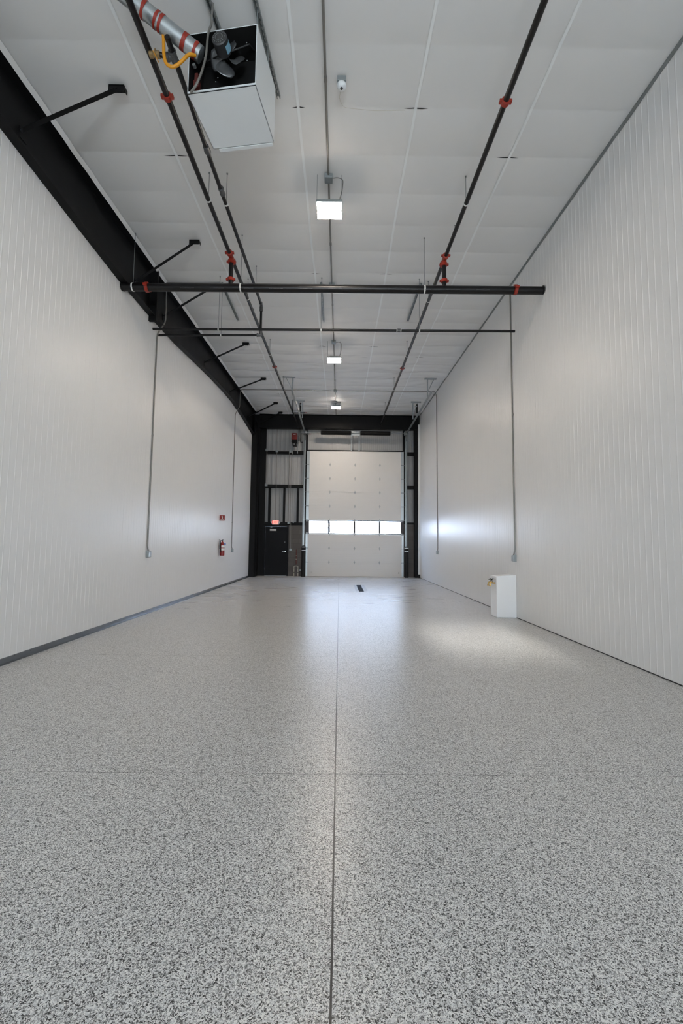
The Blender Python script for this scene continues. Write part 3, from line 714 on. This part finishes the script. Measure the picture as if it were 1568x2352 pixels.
for y_, lab in ((6.0, 'grey junction box above the nearest ceiling light'), (8.79, 'grey junction box where the ceiling conduits cross, behind the sprinkler main'), (11.55, 'grey junction box above the middle ceiling light'), (15.73, 'grey junction box where the far conduits cross'), (17.1, 'grey junction box above the farthest ceiling light')):
    b = MB().box(-0.272, -0.158, y_-0.058, y_+0.058, ZC(y_)-0.065, ZC(y_)-0.004)
    o = b.build('junction_box', 'box', loc=(-0.215, y_, ZC(y_)-0.03), bevel=0.004); tag(o, lab, 'junction box', 'junction boxes on the ceiling')
    MB().box(-0.268, -0.162, y_-0.054, y_+0.054, ZC(y_)-0.07, ZC(y_)-0.065).build('cover_plate', 'galvdark', o, smooth=False)

# ------------------------------------------------------------------ LED lights
def light(y0, z, label):
    xc, hw, dp = -0.20, 0.185, 0.33
    t = thing('ceiling_light', label, 'ceiling light', (xc, y0+dp/2, z), 'suspended LED lights')
    for ya in (y0, y0+0.195):
        b = MB().box(xc-hw, xc+hw, ya, ya+0.140, z+0.006, z+0.05); b.build('lamp_module', 'box', t, bevel=0.008)
        b = MB().box(xc-hw+0.008, xc+hw-0.008, ya+0.006, ya+0.134, z, z+0.006); b.build('led_lens', 'led', t)
    MB().box(xc-0.12, xc+0.12, y0+0.09, y0+0.24, z+0.06, z+0.10).build('driver_box', 'box', t, bevel=0.005)
    for x in (xc-hw+0.01, xc+hw-0.02):
        MB().cyl((x, y0+0.005, z+0.05), (x, y0+0.005, ZC(y0)-0.002), 0.0025, 6).build('suspension_wire', 'galvdark', t)
    x = xc+hw-0.05
    MB().tube(elbow([(-0.158, y0+0.03, ZC(y0)-0.035), (-0.09, y0+0.035, ZC(y0)-0.012), (-0.005, y0+0.05, ZC(y0)-0.03), (-0.02, y0+0.04, z+0.2), (x, y0+0.06, z+0.05)], 0.05), 0.0065, 8).build('supply_whip', 'conduit', t)
light(5.97, 6.20, 'nearest suspended double LED light, in front of the sprinkler main')
light(11.55, 6.33, 'middle suspended double LED light, beyond the sprinkler main')
light(17.15, 6.78, 'farthest suspended LED light, close to the big door')

# ceiling sensor
cs = thing('ceiling_sensor', 'white dome sensor on a grey box, with a loose thin wire', 'sensor', (-0.04, 4.66, ZC(4.66)))
MB().box(-0.085, 0.015, 4.585, 4.685, ZC(4.63)-0.055, ZC(4.63)-0.003).build('mounting_box', 'box', cs, bevel=0.003)
MB().lathe((-0.035, 4.64, ZC(4.6)-0.055), (0.0,-0.12,-1), [(0,0.050),(0.012,0.053),(0.03,0.050),(0.045,0.038),(0.053,0.020)], 24).build('dome', 'white', cs)
MB().lathe((-0.035, 4.632, ZC(4.6)-0.105), (0.0,-0.2,-1), [(0,0.017),(0.010,0.013)], 16).build('lens', 'motor', cs)
MB().tube(elbow([(-0.035, 4.70, ZC(4.7)-0.02), (-0.045, 4.76, ZC(4.7)-0.004), (-0.066, 4.85, ZC(4.85)-0.002), (-0.01, 4.965, ZC(4.96)-0.001), (0.36, 5.0, ZC(5)-0.001), (0.73, 4.99, ZC(5)-0.001)], 0.05), 0.0016, 6).build('loose_wire', 'cream', cs)

# ------------------------------------------------------------------ sprinkler piping
YM, ZM = 7.30, 5.70
def zm(x): return ZM + 0.0065*(x+3.75)
sm = thing('sprinkler_main', 'thick black sprinkler main crossing the hall from wall to wall', 'sprinkler pipe', (0, YM, ZM))
MB().cyl((XL+0.002, YM, zm(XL)), (XR-0.002, YM+0.02, zm(XR)), 0.066, 28).build('pipe', 'pipe', sm)
for x in (-3.32, 2.95):
    b = MB(); c_ = Vector((x, YM, zm(x))); b.lathe(c_-Vector((0.028,0,0)), (1,0,0), [(0,0.07),(0.004,0.083),(0.052,0.083),(0.056,0.07)], 24)
    b.box(x-0.028, x+0.028, YM-0.11, YM+0.11, zm(x)-0.02, zm(x)+0.02)
    b.build('grooved_coupling', 'red', sm)
for x in (XL+0.02, XR-0.03):
    MB().lathe((x, YM, zm(x)), (1,0,0), [(0,0.071),(0.012,0.071)], 24).build('end_ring', 'pipe', sm)
for i in range(11):
    x = -2.62 + i*0.5
    text('lettering', 'DYNAFLOW', 0.042, 'lettering', sm, (x, YM-0.0555, zm(x)-0.036), (PI/2-0.55-0.02, 0, 0), 0.0004)
def hanger(x, y, zpipe, r, label, axis=(1,0,0), parent_grp='pipe hangers', m='whiteband'):
    t = thing('pipe_hanger', label, 'pipe hanger', (x, y, zpipe), parent_grp)
    b = MB(); ax = Vector(axis)
    b.lathe(Vector((x, y, zpipe))-ax*0.011, ax, [(0, r+0.002), (0.0, r+0.005), (0.022, r+0.005), (0.022, r+0.002)], 20)
    b.build('loop', m, t)
    MB().cyl((x, y, zpipe+r), (x, y, ZC(y)+0.0), 0.0045, 6).build('threaded_rod', 'galvdark', t)
    MB().lathe((x, y, ZC(y)-0.012), (0,0,1), [(0,0.012),(0.014,0.012)], 8).build('ceiling_nut', 'galvdark', t)
    return t
hanger(-3.56, 7.3005, zm(-3.56), 0.066, 'hanger on the big sprinkler main beside the rafter')
hanger(-1.73, 7.3056, zm(-1.73), 0.066, 'hanger on the big sprinkler main, right of the left riser')
hanger(1.40, 7.3143, zm(1.4), 0.066, 'hanger on the big sprinkler main, left of the right riser')
def zb_(y): return 6.25 + 0.03243*(y-7.30)
for x, side in ((-1.905, 'left'), (1.735, 'right')):
    t = thing('sprinkler_branch', 'black sprinkler branch pipe with red couplings, on the %s, running the length of the hall' % side, 'sprinkler pipe', (x, 7.3, zb_(7.3)), 'sprinkler branch pipes')
    MB().tube([(x, -1.0, zb_(-1.0)), (x, 19.1, zb_(19.1))], 0.031, 20).build('pipe', 'pipe', t)
    MB().cyl((x, YM, zm(x)), (x, YM, zb_(YM)), 0.036, 18).build('riser', 'pipe', t)
    for y_ in (4.47, 12.4):
        b = MB(); b.lathe((x, y_-0.03, zb_(y_)), (0,1,0.032), [(0,0.034),(0.004,0.046),(0.052,0.046),(0.056,0.034)], 20); b.box(x-0.066, x+0.066, y_-0.026, y_+0.018, zb_(y_)-0.014, zb_(y_)+0.014)
        b.build('grooved_coupling', 'red', t)
    b = MB()
    b.lathe((x, YM-0.15, zb_(YM-0.1)), (0,1,0.032), [(0,0.040),(0.004,0.052),(0.05,0.052),(0.054,0.040),(0.24,0.040),(0.244,0.052),(0.29,0.052),(0.294,0.040)], 20)
    b.lathe((x, YM, zb_(YM)), (0,0,-1), [(0,0.042),(0.05,0.042),(0.054,0.056),(0.10,0.056),(0.104,0.04)], 20)
    b.box(x-0.075, x+0.075, YM-0.145, YM-0.105, zb_(YM)-0.014, zb_(YM)+0.014); b.box(x-0.075, x+0.075, YM-0.014, YM+0.014, zb_(YM)-0.095, zb_(YM)-0.06)
    b.build('grooved_tee', 'red', t)
    b = MB(); b.lathe((x, YM, zm(x)+0.12), (0,0,1), [(0,0.04),(0.004,0.056),(0.05,0.056),(0.054,0.04)], 20); b.box(x-0.078, x+0.078, YM-0.014, YM+0.014, zm(x)+0.13, zm(x)+0.165)
    b.build('riser_coupling', 'red', t)
    for y_ in (3.6, 6.55, 9.25, 11.2, 13.6, 15.6, 18.0):
        z = zb_(y_); b = MB(); b.cyl((x, y_, z+0.02), (x, y_, z+0.07), 0.010, 8); b.lathe((x, y_, z+0.065), (0,0,1), [(0,0.008),(0.02,0.012),(0.022,0.016),(0.026,0.016)], 10)
        b.build('sprinkler_head', 'galvdark', t)
    for y_, ww in ((5.97, 'nearest'), (8.65, 'behind the big main'), (11.5, 'above the middle light'), (14.3, 'beside the near track hanger'), (17.2, 'nearest the big door')):
        hanger(x+0.0, y_, zb_(y_), 0.031, 'hanger on the %s sprinkler branch, %s' % (side, ww), axis=(0,1,0))
# second, thinner cross pipe
Y2, Z2 = 8.575, 5.60
def z2(x): return Z2 + 0.0066*(x+3.75)
t = thing('cross_pipe', 'thin black pipe crossing the hall behind the thick sprinkler main', 'pipe', (0, Y2, Z2))
MB().cyl((XL+0.002, Y2, z2(XL)), (XR-0.002, Y2, z2(XR)), 0.024, 16).build('pipe', 'pipe', t)
b = MB(); b.lathe((1.10, Y2, z2(1.13)), (1,0,0), [(0,0.032),(0.07,0.032)], 16); b.build('coupling', 'gas', t)
b = MB()
for x in (1.085, 1.165): b.lathe((x, Y2, z2(x)), (1,0,0), [(0,0.0335),(0.012,0.0335)], 16)
b.build('thread_ring', 'whiteband', t)
for x, ww in ((-2.45, 'left of the gas riser'), (-0.415, 'near the middle of the hall'), (1.54, 'beside the right branch')):
    hanger(x, Y2, z2(x), 0.024, 'hanger on the thin cross pipe, ' + ww)
# gas line
XG, YG, ZG = -1.655, 8.80, 5.61
def zg(y): return 6.25 + 0.03243*(y-8.8)
t = thing('gas_pipe', 'black threaded gas pipe from the left wall up and along to the unit heater', 'gas pipe', (XG, YG, ZG))
MB().cyl((XL+0.002, YG, ZG-0.03), (XG-0.02, YG, ZG), 0.021, 16).build('wall_run', 'pipe', t)
MB().cyl((XG, YG, ZG+0.02), (XG, YG, 6.22), 0.024, 16).build('riser', 'pipe', t)
MB().cyl((XG, YG-0.03, 6.25), (XG-0.01, 3.84, zg(3.84)), 0.026, 16).build('ceiling_run', 'pipe', t)
for c_, d0, d1 in (((XG, YG, ZG), (-1,0,0), (0,0,1)), ((XG, YG, 6.25), (0,-1,0), (0,0,-1))):
    b = MB(); b.lathe(c_, d0, [(-0.02,0.02),(0,0.030),(0.05,0.032),(0.06,0.036),(0.075,0.036)], 16); b.lathe(c_, d1, [(-0.02,0.02),(0,0.030),(0.05,0.032),(0.06,0.036),(0.075,0.036)], 16)
    b.build('elbow', 'gas', t)
MB().lathe((XG, YG, 6.11), (0,0,1), [(0,0.03),(0.01,0.036),(0.05,0.036),(0.06,0.03)], 8).build('union', 'gas', t)
b = MB(); b.lathe((XG, 5.68, zg(5.72)), (0,1,0.03), [(0,0.03),(0.005,0.038),(0.03,0.038),(0.035,0.033),(0.09,0.033),(0.095,0.038),(0.12,0.038)], 16); b.build('reducing_coupling', 'gas', t)
b = MB(); b.lathe((XG-0.005, 5.02, zg(5.05)), (0,1,0.03), [(0,0.03),(0.005,0.036),(0.05,0.036),(0.06,0.040),(0.09,0.040)], 16); b.build('coupling', 'gas', t)
MB().lathe((XG-0.005, 5.115, zg(5.1)), (0,1,0.03), [(0,0.029),(0.03,0.029)], 16).build('sealed_thread', 'motor', t)
tee = Vector((XG-0.01, 4.02, zg(4.0)))
b = MB(); b.lathe(tee-Vector((0,0.06,0)), (0,1,0), [(0,0.038),(0.02,0.038),(0.025,0.033),(0.095,0.033),(0.1,0.038),(0.12,0.038)], 16); b.lathe(tee, (-1,0,0), [(0,0.033),(0.045,0.033),(0.05,0.038),(0.07,0.038)], 16)
b.build('tee', 'gas', t)
hanger(XG, 5.98, zg(5.98), 0.026, 'hanger on the gas pipe, level with the nearest light', axis=(0,1,0))
hanger(XG-0.0, 8.2, zg(8.2), 0.026, 'hanger on the gas pipe just ahead of its drop', axis=(0,1,0))
hanger(-2.46, YG, ZG-0.015, 0.021, 'hanger on the low gas pipe run near the rafter')
MB().cyl(tee+Vector((-0.05,0,0)), tee+Vector((-0.13,-0.02,0)), 0.022, 14).build('nipple', 'pipe', t)
v = tee+Vector((-0.13,-0.02,0))
b = MB(); b.lathe(v, (-1,0,0), [(0,0.030),(0.03,0.030),(0.035,0.024),(0.06,0.024),(0.065,0.028),(0.10,0.028)], 8)
b.cyl(v+Vector((-0.05,0,0.02)), v+Vector((-0.05,0,0.06)), 0.008, 8)
gv = b.build('gas_valve', 'tan', t)
MB().bar(v+Vector((-0.05,-0.03,0.0)), v+Vector((0.01,-0.05,-0.13)), 0.018, 0.006).build('valve_lever', 'yellow', gv, smooth=False)
P = lambda x, z, y=3.9: (x, y, z)
yh = thing('gas_hose', 'yellow flexible gas hose looping into the unit heater', 'hose', (-1.72, 3.9, 6.1))
MB().tube(elbow([P(-1.73, 6.22), P(-1.72, 6.10), P(-1.715, 5.98), P(-1.69, 5.88), P(-1.62, 5.845), P(-1.55, 5.90), P(-1.48, 5.99), (-1.43, 3.94, 6.02)], 0.05, 6), 0.0155, 12).build('hose', 'yellow', yh)
MB().cyl(P(-1.73, 6.20), P(-1.735, 6.26), 0.02, 10).build('hose_nut', 'tan', yh)

# ------------------------------------------------------------------ unit heater
E1 = Vector((0.990, -0.1405, 0)); E2 = Vector((0.1405, 0.990, 0)); NL = Vector((-1.515, 3.995, 5.685)); HWD, HD, HH = 0.684, 0.61, 0.625
def hp(u, v, w): return NL + E1*u + E2*v + Vector((0,0,w))
def hbox(b, u0, u1, v0, v1, w0, w1): return b.obox(hp(u0, v0, w0), E1*(u1-u0), E2*(v1-v0), (0,0,w1-w0))
uh = thing('unit_heater', 'white boxy unit heater hung from the ceiling, open black back with a fan', 'unit heater', tuple(hp(HWD/2, HD/2, 0)))
b = MB(); tk = 0.008
hbox(b, 0, HWD, 0, HD, 0, tk); hbox(b, 0, HWD, 0, HD, HH-tk, HH); hbox(b, 0, tk, 0, HD, 0, HH); hbox(b, HWD-tk, HWD, 0, HD, 0, HH); hbox(b, 0, HWD, HD-tk, HD, 0, HH)
hbox(b, 0.0, HWD, 0, 0.012, 0, 0.022); hbox(b, 0.06, HWD-0.02, HD, HD+0.04, -0.006, 0.03)
b.build('casing', 'white', uh, smooth=False, bevel=0.002)
b = MB(); t2_ = tk+0.003
hbox(b, t2_, HWD-t2_, 0.30, 0.31, t2_, HH-t2_); hbox(b, tk, tk+0.003, 0.002, 0.31, t2_, HH-t2_); hbox(b, HWD-t2_, HWD-tk, 0.002, 0.31, tk, HH-tk); hbox(b, tk, HWD-tk, 0.002, 0.31, HH-t2_, HH-tk); hbox(b, tk, HWD-tk, 0.014, 0.31, tk, t2_)
b.build('inner_liner', 'rubber', uh, smooth=False)
b = MB()
for i in range(7): hbox(b, 0.05, HWD-0.05, HD+0.001, HD+0.02, 0.08+i*0.07, 0.085+i*0.07)
b.build('louvres', 'white', uh, smooth=False)
FC = hp(0.34, 0.10, 0.445)
b = MB(); b.lathe(FC, -E2, [(0,0.02),(0.02,0.04),(0.05,0.042),(0.052,0.075),(0.17,0.075),(0.178,0.066),(0.18,0.03),(0.186,0.02)], 28)
mo = b.build('fan_motor', 'motor', uh)
b = MB()
for r0 in (0.035, 0.055):
    for j in range(16):
        a = j*PI/8; c_ = FC - E2*0.181 + E1*math.cos(a)*r0 + Vector((0,0,math.sin(a)*r0)); b.bar(c_, c_-E2*0.003, 0.006, 0.010)
b.build('vent_slots', 'galvdark', mo, smooth=False)
b = MB(); k0 = len(b.v)
for i in range(9):
    a = -0.9 + i*0.14
    for vv in (0.07, 0.14): b.v.append(tuple(FC - E2*vv + (E1*math.cos(a) + Vector((0,0,math.sin(a))))*0.0762))
for i in range(8): b.f.append([2*i, 2*i+1, 2*i+3, 2*i+2])
b.build('sticker', 'bluelabel', mo)
for j in range(4):
    a0 = j*PI/2 - PI/2 - 0.15; b = MB(); n1, n2 = 8, 5; g = []
    for i in range(n1+1):
        rr = 0.03 + 0.142*i/n1; wa = 0.42 + 0.32*math.sin(PI*min(1, i/n1*0.8+0.12))
        for q in range(n2+1):
            a = a0 + (q/n2-0.5)*2*wa*(0.7 if i == n1 else 1); dv = (q/n2-0.5)*0.07
            b.v.append(tuple(FC + E2*(0.02+dv) + (E1*math.cos(a) + Vector((0,0,math.sin(a))))*rr))
    for i in range(n1):
        for q in range(n2):
            k = i*(n2+1)+q; b.f.append([k, k+1, k+n2+2, k+n2+1])
    o = b.build('fan_blade', 'blade', uh); so = o.modifiers.new('solid', 'SOLIDIFY'); so.thickness = 0.003
b = MB(); b.tube([FC + E1*0.06 - E2*0.03 + Vector((0,0,0.02)), hp(HWD-0.12, 0.12, HH-0.05), hp(HWD-0.1, 0.2, HH-0.02)], 0.007, 8)
b.tube([FC - E1*0.06 - E2*0.03, hp(0.12, 0.16, HH-0.12), hp(0.05, 0.2, HH-0.02)], 0.007, 8)
b.build('motor_bracket', 'motor', uh)
b = MB()
for (u, w_) in ((0.56, 0.52), (0.57, 0.33), (0.26, 0.24), (0.24, 0.20)): b.lathe(hp(u, 0.06 if u > 0.5 else 0.1, w_), -E2, [(0,0.006),(0.004,0.005)], 8)
b.build('screws', 'galv', uh)
b = MB(); hbox(b, 0.03, 0.085, 0.05, 0.10, 0.12, 0.20); hbox(b, 0.035, 0.07, 0.06, 0.09, 0.19, 0.28)
b.build('control_valve', 'brownred', uh, bevel=0.004)
MB().lathe(hp(0.055, 0.03, 0.30), -E2, [(0,0.016),(0.03,0.016)], 12).build('ignition_plug', 'galvdark', uh)
# flue
fa, fb = Vector((-1.395, 3.99, 6.085)), Vector((-2.30, 3.655, 6.53))
fd = (fb-fa).normalized()
fl = thing('flue_pipe', 'shiny galvanised flue pipe with red sealed joints, rising left from the heater', 'flue', tuple(fa))
MB().cyl(fa, fa+fd*0.80, 0.073, 28).build('pipe', 'galv', fl)
for d_, ang in ((0.05, 0), (0.155, 0.16), (0.17, 0.02), (0.395, 0.12), (0.44, 0.15), (0.56, 0.05)):
    b = MB(); n_ = 28; a = fd.cross(Vector((0,0,1))).normalized(); c2 = fd.cross(a); k = 0
    for j in range(n_):
        tt = 2*PI*j/n_; w2 = 0.012+0.008*noise.noise(Vector((d_*20, math.cos(tt)*1.5, math.sin(tt)*1.5))); off = 0.02*math.sin(tt+ang*9)*ang
        for s_ in (-1, 1): b.v.append(tuple(fa + fd*(d_+off+s_*w2) + (a*math.cos(tt)+c2*math.sin(tt))*(0.0765)))
    for j in range(n_): j2 = (j+1) % n_; b.f.append([2*j, 2*j+1, 2*j2+1, 2*j2])
    b.build('sealant_ring', 'red', fl)
# power cable of the heater
hc = thing('power_cable', 'grey flexible power cable dropping into the open back of the heater', 'cable', (-1.29, 3.9, 6.4))
MB().tube(elbow([(-1.276, 3.92, ZC(3.9)-0.01), (-1.274, 3.90, 6.40), (-1.272, 3.90, 6.30), (-1.302, 3.90, 6.22), (-1.314, 3.90, 5.964), (-1.354, 3.90, 5.786), (-1.411, 3.92, 5.68), (-1.47, 3.96, 5.66)], 0.06, 6), 0.011, 10).build('cable', 'conduit', hc)
# slotted struts and rods of the heater
def strut(p0, p1, label, grp, holes=True, w_=0.041):
    p0, p1 = Vector(p0), Vector(p1); d = (p1-p0); L_ = d.length; d.normalize(); a = d.cross(Vector((0,0,1))).normalized(); up = a.cross(d)
    if up.z < 0: up = -up
    o = thing('strut_channel', label, 'strut channel', tuple(p0), grp)
    b = MB(); q = p0 - a*w_/2
    b.obox(q, a*0.003, d*L_, up*0.041); b.obox(q+a*(w_-0.003), a*0.003, d*L_, up*0.041)
    b.obox(q, a*0.010, d*L_, up*0.003); b.obox(q+a*(w_-0.010), a*0.010, d*L_, up*0.003); b.obox(q+up*0.038, a*w_, d*L_, up*0.003)
    b.build('channel', 'galvdark', o, smooth=False)
    b = MB(); s_ = 0.02
    while s_ < L_-0.03:
        b.obox(p0 - a*0.0065 + d*s_ + up*0.0355, a*0.013, d*0.028, up*0.002); s_ += 0.05
    b.build('slots', 'whiteband', o, smooth=False)
    return o
def on(x, y, d=0.045): return (x, y, ZC(y)-d)
strut(on(-0.93, 3.15), on(-0.765, 4.83), 'long slotted steel strut on the ceiling right of the unit heater', 'slotted struts')
strut(on(-1.42, 3.05), on(-1.20, 4.66), 'slotted steel strut on the ceiling above the unit heater', 'slotted struts')
for (p, q, lab) in ((on(-0.845, 3.93), tuple(hp(HWD-0.006, 0.02, HH-0.02)), 'near right'), (on(-0.81, 4.30), tuple(hp(HWD-0.006, 0.40, HH-0.02)), 'far right'), (on(-1.30, 4.45), tuple(hp(0.2, 0.45, HH-0.02)), 'rear left')):
    tag(MB().cyl(p, q, 0.005, 8).build('hanger_rod', 'galv', loc=q), '%s threaded rod holding up the unit heater' % lab, 'threaded rod', 'rods of the unit heater')
strut(on(-2.47, 8.95, 0.05), on(-2.50, 10.40, 0.05), 'slotted strut on the ceiling near the rafter, behind the cross pipes', 'slotted struts')
strut(on(-0.43, 8.72, 0.05), on(-0.44, 10.38, 0.05), 'slotted strut on the ceiling beside the middle conduit', 'slotted struts')
strut(on(1.59, 8.70, 0.05), on(1.57, 10.32, 0.05), 'slotted strut on the ceiling beside the right sprinkler branch', 'slotted struts')

# ------------------------------------------------------------------ end-wall electrical
def ebox(x, z, s, lab):
    o = MB().box(x-s/2, x+s/2, 19.385, 19.44, z-s/2, z+s/2).build('junction_box', 'box', loc=(x, 19.41, z), bevel=0.004); tag(o, lab, 'junction box', 'junction boxes on the end wall')
ebox(-2.80, 5.46, 0.11, 'grey junction box on the upper girt, straight above the exit sign')
ebox(-2.21, 5.45, 0.10, 'grey junction box on the upper girt, below the red door operator')
ebox(-3.25, 5.50, 0.10, 'grey junction box on the upper girt, beside the corner post')
ebox(-3.24, 3.95, 0.11, 'grey junction box on the middle girt, beside the corner post')
ebox(-2.12, 1.13, 0.10, 'grey switch box between the exit door and the pipe stand')
ebox(-2.23, 2.30, 0.09, 'grey junction box on the lowest girt, right of the exit sign')
ebox(-2.02, 2.33, 0.06, 'tiny grey box on the lowest girt, nearest the big door')
def ec(pts, lab): conduit(pts, 0.0105, lab, 'conduits on the end wall', m='conduit', rad=0.05)
ec([(-2.80, 19.42, 7.0), (-2.80, 19.42, 2.41)], 'long thin conduit down the end wall to the exit sign')
ec([(-2.75, 19.42, 5.46), (-2.26, 19.42, 5.46)], 'short level conduit between two boxes on the upper girt')
ec([(-2.26, 19.42, 5.40), (-2.26, 19.42, 5.25), (-2.245, 19.42, 5.1), (-2.245, 19.42, 2.35)], 'left one of two parallel conduits between operator and lowest girt')
ec([(-2.13, 19.42, 5.36), (-2.13, 19.42, 5.28), (-2.165, 19.42, 5.12), (-2.165, 19.42, 2.5), (-2.13, 19.42, 2.2), (-2.12, 19.42, 1.18)], 'right one of two parallel conduits, ending at the switch box')
ec([(-3.24, 19.42, 5.45), (-3.24, 19.42, 4.0)], 'short conduit beside the corner post, joining two boxes')
for p, q, lab in (((-1.78, 16.9, 6.43), (-1.39, 16.9, 6.44), 'short black sprinkler stub with a red tip, crossing the left door track'), ((-1.70, 18.7, 6.06), (-1.33, 18.7, 6.06), 'short black sprinkler stub with a red tip, beside the left cable drum')):
    o = tag(MB().cyl(p, q, 0.018, 12).build('sprinkler_stub', 'pipe', loc=p), lab, 'sprinkler pipe', 'sprinkler stubs by the door track')
    MB().cyl(q, Vector(q)+Vector((0.08,0,0)), 0.012, 10).build('red_cap', 'red', o); MB().lathe(Vector(p)+Vector((0.06,0,0)), (1,0,0), [(0,0.022),(0.02,0.022)], 10).build('band', 'galvdark', o)
for (x, ya, za, zb2, lab) in ((-1.86, 16.9, 6.43, 7.0, 'upper black drop pipe beside the left door track'), (-1.70, 18.7, 5.70, 6.45, 'lower black drop pipe beside the left cable drum')):
    o = tag(MB().cyl((x, ya, za), (x, ya, zb2-0.05), 0.02, 12).cyl((x, ya, za), (x+0.1, ya, za), 0.018, 10).build('drop_pipe', 'pipe', loc=(x, ya, za)), lab, 'sprinkler pipe', 'sprinkler stubs by the door track')

# ------------------------------------------------------------------ fire extinguisher and sign
fx, fy = -3.655, 13.98
fe = thing('fire_extinguisher', 'red fire extinguisher with a white label hanging on the left wall', 'fire extinguisher', (fx, fy, 1.02))
MB().lathe((fx, fy, 0.99), (0,0,1), [(0,0.062),(0.012,0.072),(0.34,0.072),(0.39,0.058),(0.42,0.03),(0.435,0.022),(0.445,0.022)], 28).build('cylinder', 'deepred', fe)
b = MB(); b.cyl((fx, fy, 1.43), (fx, fy, 1.475), 0.017, 12); b.bar((fx-0.02, fy, 1.475), (fx+0.05, fy-0.01, 1.50), 0.02, 0.008); b.bar((fx-0.02, fy, 1.465), (fx+0.045, fy-0.01, 1.455), 0.02, 0.006)
b.build('valve_lever', 'motor', fe, smooth=False)
MB().tube(elbow([(fx-0.015, fy-0.02, 1.455), (fx-0.05, fy-0.075, 1.46), (fx-0.035, fy-0.083, 1.36), (fx-0.02, fy-0.085, 1.1)], 0.04), 0.011, 10).build('hose', 'rubber', fe)
b = MB(); 
for (z0_, z1_) in ((1.155, 1.225), (1.245, 1.315)):
    k = len(b.v)
    for i in range(9):
        a = -1.75 + i*0.24
        for z in (z0_, z1_): b.v.append((fx+math.cos(a)*0.0732, fy+math.sin(a)*0.0732, z))
    for i in range(8): b.f.append([k+2*i, k+2*i+1, k+2*i+3, k+2*i+2])
b.build('paper_label', 'paper', fe)
MB().lathe((fx+0.085, fy-0.01, 1.355), (0.2,-1,0), [(0,0.028),(0.002,0.028)], 14).build('inspection_tag', 'blue', fe)
MB().box(XL, XL+0.02, fy-0.02, fy+0.02, 1.2, 1.5).build('wall_bracket', 'galvdark', fe)
fs = thing('extinguisher_sign', 'small red sign with a white extinguisher symbol sticking out from the left wall', 'sign', (-3.665, 13.9, 2.16))
MB().box(-3.748, -3.585, 13.9, 13.904, 2.08, 2.25).build('sign_plate', 'deepred', fs, smooth=False)
b = MB(); cx = -3.666; yy = 13.8985
b.prism([(cx-0.005, yy, 2.14), (cx+0.018, yy, 2.14), (cx+0.018, yy, 2.20), (cx+0.010, yy, 2.215), (cx+0.016, yy, 2.235), (cx-0.012, yy, 2.215), (cx-0.030, yy, 2.195), (cx-0.005, yy, 2.195)], (0,-0.001,0))
b.box(cx-0.055, cx+0.055, yy-0.001, yy, 2.115, 2.123); b.prism([(cx-0.018, yy, 2.10), (cx+0.018, yy, 2.10), (cx, yy, 2.088)], (0,-0.001,0))
b.build('symbol', 'paper', fs, smooth=False)

# ------------------------------------------------------------------ outside
struct(MB().box(-60, 60, 19.9, 140, -0.3, -0.15).build('ground', 'snow', smooth=False))
struct(MB().box(-60, 60, -80, -9.2, -0.3, -0.15).build('ground', 'snow', smooth=False))
struct(MB().box(-6, 8, -15, -9.15, 2.75, 2.9).build('rear_sky_blocker', 'block', smooth=False))  # unseen slab, added to keep sky light off the rear door
def tree(x, y, h, label, seed):
    rnd = random.Random(seed); b = MB()
    def br(p, d, L_, r, lv):
        q = p + d*L_; b.cyl(p, q, r, 6 if lv < 2 else 4, r*0.7)
        if lv >= 5: return
        for _ in range(3 if lv < 4 else 2):
            nd = (d + Vector((rnd.uniform(-1,1), rnd.uniform(-1,1), rnd.uniform(-0.3,0.7)))*0.75).normalized()
            br(q, nd, L_*rnd.uniform(0.6, 0.8), r*0.6, lv+1)
    br(Vector((x, y, -0.15)), Vector((0,0,1)), h*0.28, h*0.016, 0)
    tag(b.build('bare_tree', 'bark', smooth=False, loc=(x, y, -0.15)), label, 'tree', 'bare trees outside')
tree(-0.5, 42, 6.0, 'small bare tree outside, seen through the second window from the left', 3)
tree(4.0, 52, 7.0, 'bare tree outside, seen through the third window from the left', 8)
